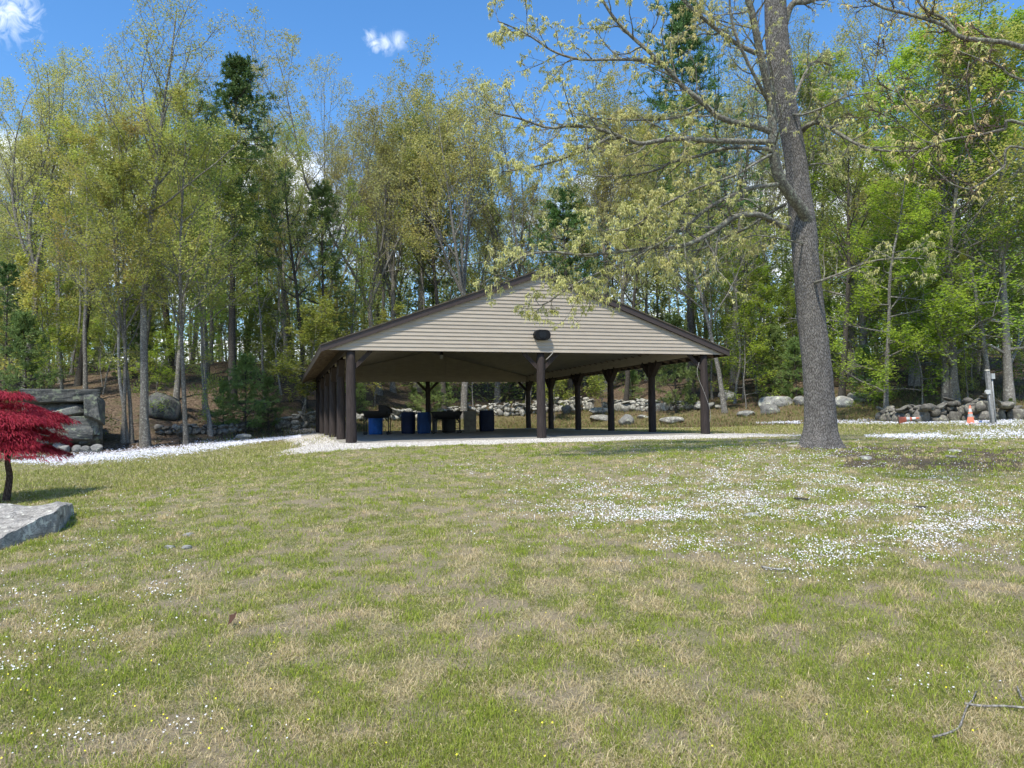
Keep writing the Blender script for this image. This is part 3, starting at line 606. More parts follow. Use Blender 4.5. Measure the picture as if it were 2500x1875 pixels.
# hanging light inside
c0 = uv_at(1078, 861, 8.0); hl = empty('hanging_light', c0, 'small dark lantern hanging from the pavilion ceiling', 'lamp')
ctz = CZ0+CS*5.2
link('lamp_cord', MB().tube([[0, 0, .0], [0, 0, max(.2, ctz-c0.z)]], .012, 6).mesh('cord', M['black_metal']), hl)
link('lamp_cage', MB().lathe([(0, .02), (.05, .02), (.075, -.04), (.075, -.10), (.07, -.10), (.0, -.10)], 14).mesh('cage', M['black_metal'], True), hl)
mgl = MT('lamp_glass', .3, .5); mgl.color((.35, .35, .33)); link('lamp_globe', MB().lathe([(.068, -.10), (.072, -.20), (.05, -.25), (0, -.26)], 14).mesh('globe', mgl.m, True), hl)
# loose white cord on the right front post
P = [uv_at(1707, 884, -.2), uv_at(1702, 906, -.22), uv_at(1706, 925, -.24), uv_at(1722, 965, -.26), uv_at(1734, 1003, -.25), uv_at(1733, 1030, -.2)]
mc = plain('white_cord', (.42, .41, .38), .7, .2, .1); link('cord', MB().tube(smooth_path([list(p) for p in P], 30), .0045, 5).mesh('cord', mc), label='thin pale cord trailing down the right front log post', cat='cord')
P = [uv_at(1333, 878, -.2), uv_at(1342, 870, -.24), uv_at(1350, 861, -.24)]
link('cord', MB().tube(smooth_path([list(p) for p in P], 12), .009, 5).mesh('cord', mc), label='short pale cord tied to the brace of the middle front post', cat='cord')
# ------------------------------------------------------------------ drums and grills on the floor
def slab_pt(px, py):
    d = rays([px], [py])[0]; s = -EYE/d[2]; return Vector((d[0]*s, d[1]*s, 0.0)), s
def drum(px0, px1, py_top, py_base, col, label, square=False, parts='plastic_drum', lid=False, dshift=0):
    p, s = slab_pt((px0+px1)/2, py_base); wdt = (px1-px0)/FPX*s; h = (py_base-py_top)/FPX*s; r = wdt/2
    o = empty(parts, p, label, 'drum' if not square else 'bin', 'drums and bins standing on the pavilion floor')
    mat = plain('drum_'+parts, tuple(c_*.75 for c_ in col), .6, .25, .25, 5)
    if not square:
        prof = [(0, 0), (r*.90, 0), (r*.93, .02), (r*.97, h*.1), (r, h*.3), (r*.985, h*.33), (r, h*.36), (r, h*.64), (r*.985, h*.67), (r, h*.70), (r*.97, h*.92), (r*.93, h*.985), (r*.93, h)]
        link('drum_shell', MB().lathe(prof, 28).mesh('shell', mat, True), o)
        link('drum_rim', MB().lathe([(r*.93, h-.001), (r*.95, h+.012), (r*.88, h+.012), (r*.87, h-.05), (0, h-.06)], 28).mesh('rim', mat, True), o)
    else:
        a = r*.92; mb = MB(); V = []
        for zz_, f in ((0, .93), (h*.97, 1), (h*.97, 1.03), (h, 1.03), (h, .9), (h*.5, .85)): V += [[-a*f, -a*f*.8, zz_], [a*f, -a*f*.8, zz_], [a*f, a*f*.8, zz_], [-a*f, a*f*.8, zz_]]
        mb.add(V, [[j*4+i, j*4+(i+1) % 4, j*4+4+(i+1) % 4, j*4+4+i] for j in range(5) for i in range(4)]+[[20, 21, 22, 23]])
        link('bin_shell', mb.mesh('bin', mat), o)
    return o
drum(900, 934.5, 1010, 1060.5, (.01, .10, .38), 'bright blue plastic drum half hidden beneath the left grill')
drum(979.5, 1014.5, 1006.5, 1058.5, (.008, .02, .07), 'dark navy drum just right of the left grill')
drum(1018.5, 1053, 1007, 1058.3, (.008, .045, .16), 'mid blue drum standing against the far middle post')
drum(1079, 1113, 1010, 1056, (.02, .022, .025), 'black drum under the right grill')
drum(1131, 1164.5, 1003.5, 1053.8, (.20, .19, .16), 'grey beige square bin right of the grills', True, 'square_bin')
drum(1170, 1207.5, 1002.5, 1053, (.008, .015, .045), 'near black drum at the right end of the row')
drum(1055, 1068, 1010, 1057.6, (.10, .10, .10), 'narrow grey bin showing between the right grill legs', True, 'narrow_bin')
def grill(px0, px1, py_base, hpx, label, mirror, lidopen, two=False):
    p, s = slab_pt((px0+px1)/2, py_base); k = s/FPX; Wd = (px1-px0)*k; H = hpx*k
    o = empty('barrel_grill', p, label, 'grill', 'black barrel grills', rz=0)
    bw = Wd; r = .30*Wd/1.39*1.1; zc = H*.79 if lidopen else H*.86
    # half barrel body lying along x, with rounded ends
    nseg = 14; kx = 10; V = []
    xs = np.linspace(-bw/2, bw/2, kx)
    for x in xs:
        e = 1-abs(x)/(bw/2); rr = r*min(1, (1-(1-min(1, e/.28))**2)**.5+.02 if e < .28 else 1)
        for j in range(nseg): th = math.pi+math.pi*j/(nseg-1); V.append([x, math.cos(th)*rr, zc+math.sin(th)*rr])
    Q = [[i*nseg+j, i*nseg+j+1, (i+1)*nseg+j+1, (i+1)*nseg+j] for i in range(kx-1) for j in range(nseg-1)]
    mb = MB().add(V, Q); mb.box(-bw/2+.02, bw/2-.02, -r*.95, r*.95, zc-.03, zc-.012)
    link('grill_bowl', mb.mesh('bowl', M['sooty_metal'], True), o)
    link('cooking_grate', MB().box(-bw/2+.01, bw/2-.01, -r, -r+.03, zc-.01, zc+.012).box(-bw/2+.01, bw/2-.01, r-.03, r, zc-.01, zc+.012).box(-bw/2+.01, bw/2-.01, -.02, .02, zc-.005, zc+.01).mesh('grate', M['sooty_metal']), o)
    if lidopen:
        # swung-up round hood over the right third
        V = []; n2 = 16; x0, x1 = bw*.08, bw/2
        rr = bw*.26; prof = []
        for j in range(n2): th = math.pi/2-j*math.pi/(n2-1)*.98; prof.append((x0+math.cos(th)*(rr*.95)+0*rr, zc+.02+rr*.28+math.sin(th)*rr*1.0))
        prof = [(x0, H-.0)]+[(x0+ (bw/2-x0)*math.sin(t), zc-.12+(H-zc+.12)*math.cos(t)**.8 if math.cos(t) > 0 else zc-.12) for t in np.linspace(.15, math.pi/2, 12)]
        prof = prof+[(x0, zc-.12)]; m_ = len(prof)
        V = [[a, -r*.9, b] for a, b in prof]+[[a, r*.9, b] for a, b in prof]
        Q = [[i, (i+1) % m_, m_+(i+1) % m_, m_+i] for i in range(m_)]; V += [[x0+.1, -r*.9, zc], [x0+.1, r*.9, zc]]
        T = [[2*m_, (i+1) % m_, i] for i in range(m_)]+[[2*m_+1, m_+i, m_+(i+1) % m_] for i in range(m_)]
        link('hood', MB().add(V, Q, T).mesh('hood', M['sooty_metal'], False), o)
    else:
        link('hood', MB().box(bw*.02, bw*.2, -.15, .15, zc+.012, zc+.07).box(-bw*.12, -bw*.02, -.1, .1, zc+.012, zc+.045).mesh('hood', M['sooty_metal']), o)
    for sx in (-1, 1):
        for sy in (-1, 1):
            xx_ = sx*bw*.41; yy_ = sy*r*.75
            lg = link('leg', MB().beam((xx_, yy_, .05 if sx*1 else 0), (xx_, yy_, zc-r*.55), .035, .035, (1, 0, 0)).mesh('leg', M['sooty_metal']), o)
            if sy < 0 or two: link('strut', MB().beam((xx_, yy_, zc*.52), (xx_-sx*.20, yy_, zc-r*.8), .03, .03).mesh('strut', M['sooty_metal']), o)
        for sy in (-1, 1):
            wh = MB(); V, Q = tubes(np.array([[[0, -.02, 0], [0, .02, 0]]]), np.array([[.065, .065]]), 14); wh.add(V, Q, [[0, i+1, i] for i in range(1, 13)]+[[14, 14+i, 15+i] for i in range(1, 13)])
            link('wheel', wh.mesh('wheel', M['sooty_metal']), o, loc=(sx*bw*.41-sx*.03*(sy < 0), sy*r*.75-.04, .066))
    if two:
        for zz_ in (.22, .48): link('shelf_rail', MB().beam((bw*.24, -r*.75, zz_), (bw*.41, -r*.75, zz_), .03, .03).mesh('rail', M['sooty_metal']), o)
    return o
grill(885, 957.5, 1061.5, 73, 'black barrel grill on legs with its round hood swung open', False, True)
grill(1052, 1130, 1058.5, 62, 'black half barrel grill with flat open top right of the far post', False, False, True)
# ------------------------------------------------------------------ rocks
import bmesh
def ico(sub):
    bm = bmesh.new(); bmesh.ops.create_icosphere(bm, subdivisions=sub, radius=1); V = np.array([v.co[:] for v in bm.verts]); T = np.array([[v.index for v in f.verts] for f in bm.faces]); bm.free(); return V, T
ICO = {k: ico(k) for k in (2, 3, 4, 5)}
def sinnoise(V, rg, f, n=6):
    o = 0
    for _ in range(n):
        k = rg.normal(0, f, 3); o = o+np.sin(V@k+rg.random()*6.28)
    return o/n
def rockV(rg, sub=3, ax=(1, 1, 1), cuts=7, box=.0, rough=.08, cut=.62):
    V, T = ICO[sub]; V = V.copy()
    if box: mx = np.abs(V).max(1, keepdims=True); V = V*(1-box)+V/mx*box*.9
    for _ in range(cuts):
        n = unit(rg.normal(0, 1, 3)); o = rg.uniform(cut, .88); V = V-np.clip(V@n-o, 0, None)[:, None]*n*.92
    nrm = unit(V); V = V+nrm*(sinnoise(V, rg, 2.5)*rough+sinnoise(V, rg, 7)*rough*.45+sinnoise(V, rg, 16)*rough*.18)[:, None]
    return V*np.array(ax), T
def boulder(px, py, wpx, hpx, label, mat='boulder', seed=1, sub=4, depthf=.8, cuts=9, box=.2, sink=.15, rot=0, cat='boulder', group=None, name='boulder', tilt=0):
    g, d = gpt(px, py); k = d/FPX; rg = np.random.default_rng(seed)
    a = wpx*k/2; h = hpx*k*(1+sink)/2; V, T = rockV(rg, sub, (1, 1, 1), cuts, box)
    V = V/np.abs(V).max(0); V = V*np.array([a, a*depthf, h]); 
    if tilt: c, s = math.cos(tilt), math.sin(tilt); V = np.stack([V[:, 0]*c-V[:, 2]*s, V[:, 1], V[:, 0]*s+V[:, 2]*c], 1)
    V[:, 2] += h-hpx*k*sink
    V[:, 2] = V[:, 2]
    me = mesh(name, V, None, T, {'rnd': np.full(len(V), rg.random())}, M[mat], True)
    return link(name, me, label=label, cat=cat, group=group, loc=g+Vector((g.x, g.y, 0)).normalized()*a*depthf*.7, rot=(0, 0, rot-math.atan2(g.x, g.y)))
GB = 'boulders on the bank and lawn edge'
def slab_rock():
    rg = np.random.default_rng(3); ns = 70; t = np.linspace(0, 1, ns); X0 = [-230, -120, 0, 20, 42, 94, 139, 160, 172]
    bx = np.interp(t, np.linspace(0, 1, 9), X0); by = np.interp(bx, X0, [1376, 1366, 1345, 1338, 1331, 1314, 1300, 1284, 1264]); ty = np.interp(bx, X0, [1345, 1332, 1316, 1303, 1292, 1262, 1243, 1235, 1232]); ky = np.interp(bx, X0, [1240, 1234, 1229, 1228, 1231, 1232, 1229, 1228, 1229])
    G = [gpt(a, b) for a, b in zip(bx, by)]; rows = []; o = np.array(G[35][0]); K = 46
    for i in range(ns):
        g, d = G[i]; f = 1-max(0, (t[i]-.72)/.28)**2; B = np.array(g)-np.array([0, 0, .12]); F = np.array(at(bx[i], ty[i], d+.04)); Kk = np.array(at(bx[i]+4, ky[i], d+.12+1.15*f)); D = Kk.copy(); D[2] = tz(D[0], D[1])-.12; D[1] += .1
        mid = (F*.5+Kk*.5)+np.array([0, 0, .03*f]); c = [B, B*.45+F*.55+np.array([.01, -.03, 0]), F, mid, Kk, D]; w_ = np.concatenate([np.linspace(0, 2, 18), np.linspace(2, 4, 20)[1:], np.linspace(4, 5, 9)[1:]]); w_ = np.interp(np.linspace(0, len(w_)-1, K), range(len(w_)), w_); ii_ = np.clip(w_.astype(int), 0, 4); ff = (w_-ii_)[:, None]; c = np.array(c); rows.append(c[ii_]*(1-ff)+c[ii_+1]*ff)
    V = np.array(rows).reshape(-1, 3)-o; d3 = sinnoise(V, rg, 4, 8)*.035+sinnoise(V*np.array([1, 1, 3.]), rg, 14, 10)*.016+sinnoise(V*np.array([1, 1, 3]), rg, 40, 10)*.007; V[:, 2] += d3; V[:, 1] += sinnoise(V, rg, 12, 8)*.03
    ii_ = (np.arange(ns-1)[:, None]*K+np.arange(K-1)[None]).ravel(); Q = np.stack([ii_, ii_+K, ii_+K+1, ii_+1], 1); e = (ns-1)*K; T = [[e, e+j, e+j+1] for j in range(1, K-1)]
    link('slab_rock', mesh('slab_rock', V, Q, np.array(T), {'rnd': np.full(len(V), .5)}, M['slab_stone'], False), label='big flat tilted grey slab rock in the left foreground beside the crimson maple', cat='rock', loc=o)
slab_rock()
for a in [(400, 1026, 80, 70, 'large rounded grey boulder among the trees behind the left trunk group', 'ledge', 3, 4, .8, 6, .1), (376, 1020, 36, 52, 'upright dark rock leaning on the large rounded boulder in the left woods', 'ledge', 8, 4, .8, 8, .3),
          (595, 1077, 40, 18, 'low grey boulder in leaf litter left of the pavilion posts', 'boulder', 5),
          (1529, 1038, 40, 27, 'round pale grey boulder seen between the right side posts', 'boulder', 6, 4, .8, 5, .0), (1463, 1012, 52, 18, 'long mossy white topped boulder below the rear stone wall', 'wall_stone', 7, 4, .7),
          (1465, 1030, 52, 18, 'low lichen covered boulder beneath the long mossy one', 'wall_stone', 9, 4, .7), (1640, 1035, 62, 18, 'flat pale boulder in the bank left of the right front post', 'wall_stone', 10, 4, .7),
          (1383, 1010, 26, 22, 'pointed grey boulder behind the middle front post', 'boulder', 12), (1570, 1022, 30, 10, 'small flat rock right of the round pale boulder', 'boulder', 13),
          (1776, 978, 46, 27, 'pointed triangular grey boulder on the slope right of the roof corner', 'boulder', 14, 4, .7, 11, .1), (1895, 994, 86, 28, 'long flat topped boulder with lichen spots left of the big oak', 'boulder', 15, 4, .6, 7, .5),
          (1877, 1012, 54, 26, 'dark grey boulder with white lichen dots under the long flat one', 'boulder', 16, 4, .7, 8, .4), (1955, 990, 34, 24, 'small boulder half hidden behind the left edge of the oak trunk', 'boulder', 17),
          (2062, 995, 50, 32, 'rounded boulder with yellow lichen just right of the big oak', 'boulder', 18, 4, .8, 5, .1), (2092, 981, 68, 24, 'long leaning slab of rock above the yellow lichened boulder', 'boulder', 19, 4, .5, 8, .5),
          (1822, 1018, 46, 16, 'low pinkish rock in the grassy bank below the pointed boulder', 'boulder', 20), (2425, 1016, 56, 40, 'big pale boulder behind the metal utility post', 'wall_stone_dim', 21, 4, .8, 6, .2),
          (2235, 880, 60, 14, 'flat ledge of rock high on the right hillside', 'ledge', 23, 4, .5, 8, .5), (2260, 893, 50, 10, 'second flat ledge just below the highest one on the right hillside', 'ledge', 24, 4, .5, 8, .5)]:
    boulder(*a, group=GB)
for i, (a, lb) in enumerate([((150, 1103, 40, 26), 'rough grey rock at the foot of the ledge beside the maple'), ((160, 1106, 26, 20), 'grey rock second from the left below the stacked ledge'), ((187, 1104, 22, 18), 'small grey rock in the middle of the row below the ledge'),
                             ((208, 1105, 24, 17), 'rounded light rock below the ledge, right of the middle one'), ((234, 1105, 34, 21), 'pale block at the right end of the rocks below the ledge'), ((66, 1120, 50, 12), 'flat pale rock below the maple branches at the grass edge')]):
    boulder(*a, lb, 'boulder', 40+i, 3, .8, group='rocks below the ledge')
for a in [(412, 1341, 30, 10, 'flat blue grey stone in the near lawn, left of two tan ones'), (455, 1341, 26, 9, 'flat tan stone beside the blue grey one in the near lawn'), (461, 1310, 30, 9, 'tan stone half buried above the flat pair in the lawn'),
          (1835, 1262, 44, 9, 'pale tan flat stone among the white flowers on the right'), (2110, 1122, 36, 9, 'whitish flat stone right of the oak roots'), (2330, 1105, 34, 8, 'flat white stone on the bare dirt right of the oak'), (2010, 1284, 20, 7, 'small tan stone below the flower drifts')]:
    boulder(*a, 'boulder', int(a[0]), 3, .8, 5, .2, .4, cat='stone', name='flat_stone', group='flat stones in the lawn')
# stacked ledge on the left: separate slabs as parts of one outcrop
g0, d0 = gpt(180, 1100); LAZ = math.atan2(g0.x, g0.y); led = empty('rock_ledge', g0, 'tall stacked slab rock outcrop behind the crimson maple', 'rock', rz=-LAZ)
def ledge_block(px0, py0, px1, py1, seed, dep=1.2, dy=0., box=1.0):
    k = d0/FPX; c = at((px0+px1)/2, (py0+py1)/2, d0/1.0)-g0; c = Matrix.Rotation(LAZ, 3, 'Z')@c; rg = np.random.default_rng(seed); V, T = rockV(rg, 5, (1, 1, 1), 6, box, .04, .88)
    V = V/np.abs(V).max(0)*np.array([(px1-px0)*k/2, dep, (py1-py0)*k/2]); V += np.array([c.x, c.y+dep*.9+dy, c.z])
    link('rock_slab', mesh('rock_slab', V, None, T, {'rnd': np.full(len(V), rg.random())}, M['ledge'], False), led)
for i, a in enumerate([(60, 946, 236, 988, 1, 1.6, .0), (120, 980, 226, 1026, 2, 1.4, .15), (208, 962, 256, 1040, 3, 1.5, .2), (90, 1016, 234, 1064, 4, 1.3, -.1), (110, 1052, 222, 1084, 5, 1.2, -.2), (196, 1030, 250, 1102, 6, 1.3, .5), (60, 960, 210, 1105, 7, 1.5, .9)]): ledge_block(*a)
# dry stone walls
def wall(pts, hpx, label, seed, mat='wall_stone', size=.42, name='stone_wall', thick=.35):
    rg = np.random.default_rng(seed); G = [gpt(*p) for p in pts]; P = [np.array(g[0]) for g in G]; Hs = [h*g[1]/FPX for h, g in zip(hpx, G)]
    mb = MB(); o = P[0].copy(); V0, T0 = ICO[2]
    for i in range(len(P)-1):
        a, b = P[i], P[i+1]; l = np.linalg.norm((b-a)[:2]); t = 0
        while t < l:
            s = size*rg.uniform(.55, 1.35); f = t/l; base = a+(b-a)*f; H = Hs[i]+(Hs[i+1]-Hs[i])*f; z = 0; H *= rg.uniform(.8, 1.12)
            while z < H:
                hh = s*rg.uniform(.5, .95)*(1.25 if z == 0 else 1); hh = min(hh, max(H-z+.05, .1)); V, T = rockV(rg, 3, (1, 1, 1), 6, .12, .07, .62)
                V = V/np.abs(V).max(0)*np.array([s*.56*rg.uniform(.8, 1.25), s*.5, hh*.56]); an = rg.normal(0, .35); V = np.stack([V[:, 0]*math.cos(an)-V[:, 2]*math.sin(an), V[:, 1], V[:, 0]*math.sin(an)+V[:, 2]*math.cos(an)], 1)
                off = rg.normal(0, .13); x = base[0]+rg.normal(0, .05)*s; y = base[1]+off; gz_ = tz(x, y)
                mb.add(V+np.array([x, y, gz_+z+hh*.4])-o, None, T, a=rg.random())
                if rg.random() < .8: mb.add(V*np.array([-1, 1, 1])+np.array([x+rg.normal(0, .1), y+thick, gz_+z+hh*.3])-o, None, T[:, ::-1], a=rg.random())
                z += hh*.86
            t += s*.95
    link(name, mb.mesh(name, M[mat], True), label=label, cat='stone wall', loc=o)
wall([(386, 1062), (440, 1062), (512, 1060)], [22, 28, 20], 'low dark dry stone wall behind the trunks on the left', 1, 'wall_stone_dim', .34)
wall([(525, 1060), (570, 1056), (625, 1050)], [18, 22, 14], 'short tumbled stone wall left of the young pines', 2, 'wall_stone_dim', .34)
wall([(680, 1046), (725, 1046), (775, 1043)], [26, 40, 36], 'pale fieldstone wall just left of the dark side posts', 3, 'wall_stone', .55)
wall([(870, 1026), (985, 1024), (1100, 1020), (1240, 1016), (1320, 1009)], [14, 24, 26, 27, 30], 'long pale fieldstone wall seen under the pavilion roof', 4, 'wall_stone', .46)
wall([(1325, 1009), (1410, 1004), (1455, 1000)], [32, 33, 26], 'pale fieldstone wall between the middle and right side posts', 5, 'wall_stone', .5)
wall([(1480, 1006), (1560, 1003), (1630, 1001), (1710, 998), (1760, 998)], [26, 30, 26, 14, 8], 'fieldstone wall running down to the right front post', 6, 'wall_stone', .5)
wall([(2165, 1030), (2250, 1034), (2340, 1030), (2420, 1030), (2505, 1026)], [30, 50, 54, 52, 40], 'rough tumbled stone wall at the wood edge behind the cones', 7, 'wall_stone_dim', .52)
# ------------------------------------------------------------------ tree builders
def gen(P0, D0, ln, k, wob, trop, rg):
    d = unit(D0); pts = [P0]; st = (ln/(k-1))[:, None]
    for i in range(k-1):
        tv = np.zeros_like(d); tv[:, 2] = trop; d = unit(d+rg.normal(0, wob, d.shape)+tv); pts.append(pts[-1]+d*st)
    return np.stack(pts, 1)
def kids(P, Rr, Ln, m, t0, t1, ang, ratio, rg, rr=.55, taper=.5, angv=12):
    n, k, _ = P.shape; t = (t0+(t1-t0)*((np.arange(m)[None]+rg.random((n, m)))/m)); ti = t*(k-1); i = np.clip(ti.astype(int), 0, k-2); f = (ti-i)[..., None]; I = np.arange(n)[:, None]
    p = P[I, i]*(1-f)+P[I, i+1]*f; tg = unit(P[I, i+1]-P[I, i]); r = (Rr[I, i]*(1-f[..., 0])+Rr[I, i+1]*f[..., 0])*rr
    ref = np.where(np.abs(tg[..., 2:]) > .9, np.array([1, 0, 0.]), np.array([0, 0, 1.])); a = unit(np.cross(tg, ref)); b = np.cross(tg, a)
    ph = rg.random((n, 1))*6.28+np.arange(m)[None]*2.4+rg.normal(0, .4, (n, m)); al = np.radians(rg.normal(ang, angv, (n, m)))
    D = tg*np.cos(al)[..., None]+(a*np.cos(ph)[..., None]+b*np.sin(ph)[..., None])*np.sin(al)[..., None]
    l = Ln[:, None]*ratio*(1-taper*(t-t0)/(max(t1-t0, .01)))*rg.uniform(.7, 1.3, (n, m))
    return p.reshape(-1, 3), D.reshape(-1, 3), l.ravel(), np.maximum(r.ravel(), .004)
def leafquads(P, s, rg, flat=0., droop=0., asp=.55):
    n = len(P); Nn = rg.normal(0, 1, (n, 3)); Nn[:, 2] = np.abs(Nn[:, 2])+flat; Nn = unit(Nn); A = rg.normal(0, 1, (n, 3)); A[:, 2] -= droop; A = unit(A-(A*Nn).sum(1, keepdims=True)*Nn) if not droop else unit(A)
    B = unit(np.cross(Nn, A)); sz = (s*rg.uniform(.6, 1.35, n))[:, None]
    V = np.stack([P-A*sz*.5, P+B*sz*asp*.5, P+A*sz*.5, P-B*sz*asp*.5], 1).reshape(-1, 3); b = np.arange(n)*4
    return V, np.stack([b, b+1, b+2, b+3], 1), np.repeat(rg.random(n), 4)
def merge(parts):
    V = []; Q = []; A = []; MI = []; n = 0
    for v, q, a, mi in parts: V.append(v); Q.append(q+n); A.append(a); MI.append(np.full(len(q), mi)); n += len(v)
    return np.vstack(V), np.vstack(Q), np.concatenate(A), np.concatenate(MI)
def taper(r0, r1, k, p=1.): t = np.linspace(0, 1, k)[None]; return r0[:, None]+(r1-r0)[:, None]*t**p if np.ndim(r1) else r0[:, None]*(1-t**p)+r1*t**p
def decid(seed, H=20., r0=.2, lo=.45, prim=14, plen=.28, pang=48, trop=.10, sec=6, ter=4, leaves=5, ls=.13, fork=0, fh=.45, flat=0., barkm='gray_bark', leafm='leaf_olive', wob=.035, flare=1.35, spreadv=.16, lowtwigs=0):
    rg = np.random.default_rng(seed); one = np.ones(1)
    k = 16; tr = gen(np.zeros((1, 3)), np.array([[0, 0, 1.]]), one*H*(1. if not fork else fh), k, wob, .04, rg); 
    rt = taper(one*r0, r0*(.12 if not fork else .72), k, .9); rt[:, 0] *= flare; rt[:, 1] *= 1.04; tr[:, :, :2] -= tr[:, :1, :2]
    tr = np.concatenate([tr[:, :1]-np.array([0, 0, .5]), tr], 1); rt = np.concatenate([rt[:, :1]*1.15, rt], 1)
    parts = [(*tubes(tr, rt, 12), None, 0)]; axes = []
    if fork:
        s, D, l, r = kids(tr[:, -3:], rt[:, -3:], one*H*(1-fh)*1.15, fork, .3, 1., 17, 1., rg, .72, .12, 5); 
        Pf = gen(s, D, l, 12, .075, .06, rg); Rf = taper(r, .02, 12, .9); parts.append((*tubes(Pf, Rf, 8), None, 0)); axes.append((Pf, Rf, l, 0.12, prim))
    else: axes.append((tr, rt, one*H, lo, prim))
    tw = []
    for P, Rr, l, t0, m in axes:
        s, D, l1, r1 = kids(P, Rr, l, m, t0, .97, pang, plen*(1 if not fork else 1.5), rg, .5, .62)
        P1 = gen(s, D, l1, 7, .11, trop, rg); R1 = taper(r1, .012, 7); parts.append((*tubes(P1, R1, 6), None, 0))
        s, D, l2, r2 = kids(P1, R1, l1, sec, .22, 1., 42, .5, rg); P2 = gen(s, D, l2, 5, .14, trop*.8, rg); R2 = taper(r2, .008, 5); parts.append((*tubes(P2, R2, 4), None, 0))
        s, D, l3, r3 = kids(P2, R2, l2, ter, .15, 1., 45, .55, rg, .6); P3 = gen(s, D, np.maximum(l3, .35), 4, .16, trop*.6, rg); R3 = taper(np.minimum(r3, .012), .005, 4); tw.append((P3, R3))
    if lowtwigs:
        s, D, l1, r1 = kids(tr, rt, one*H, lowtwigs, .12, lo, 75, .09, rg, .2); P1 = gen(s, D, l1, 6, .14, .0, rg); R1 = taper(np.minimum(r1, .03), .008, 6); parts.append((*tubes(P1, R1, 4), None, 0))
        s, D, l3, r3 = kids(P1, R1, l1, 5, .2, 1., 45, .5, rg, .6); P3 = gen(s, D, np.maximum(l3, .3), 4, .16, .0, rg); tw.append((P3, taper(np.minimum(r3, .012), .005, 4)))
    V, Q, _, _ = merge([(a, b, np.zeros(len(a)), d) for a, b, c, d in parts]); tm = mesh('trunk', V, Q, None, None, M[barkm], True)
    cp = []
    for P3, R3 in tw:
        a, b = tubes(P3, R3, 3); cp.append((a, b, np.zeros(len(a)), 1)); n, kk, _ = P3.shape
        t = rg.random((n, leaves))**.7*(kk-1); i = np.clip(t.astype(int), 0, kk-2); f = (t-i)[..., None]; I = np.arange(n)[:, None]; lp = (P3[I, i]*(1-f)+P3[I, i+1]*f).reshape(-1, 3); lp += rg.normal(0, spreadv, lp.shape)
        a, b, r = leafquads(lp, ls, rg, flat); cp.append((a, b, r, 0))
    V, Q, A, MI = merge(cp); cm_ = mesh('crown', V, Q, attrs={'rnd': A}, mat=[M[leafm], M[barkm]], mi=MI)
    return tm, cm_, float(max(tr[0, :, 2].max(), V[:, 2].max()))
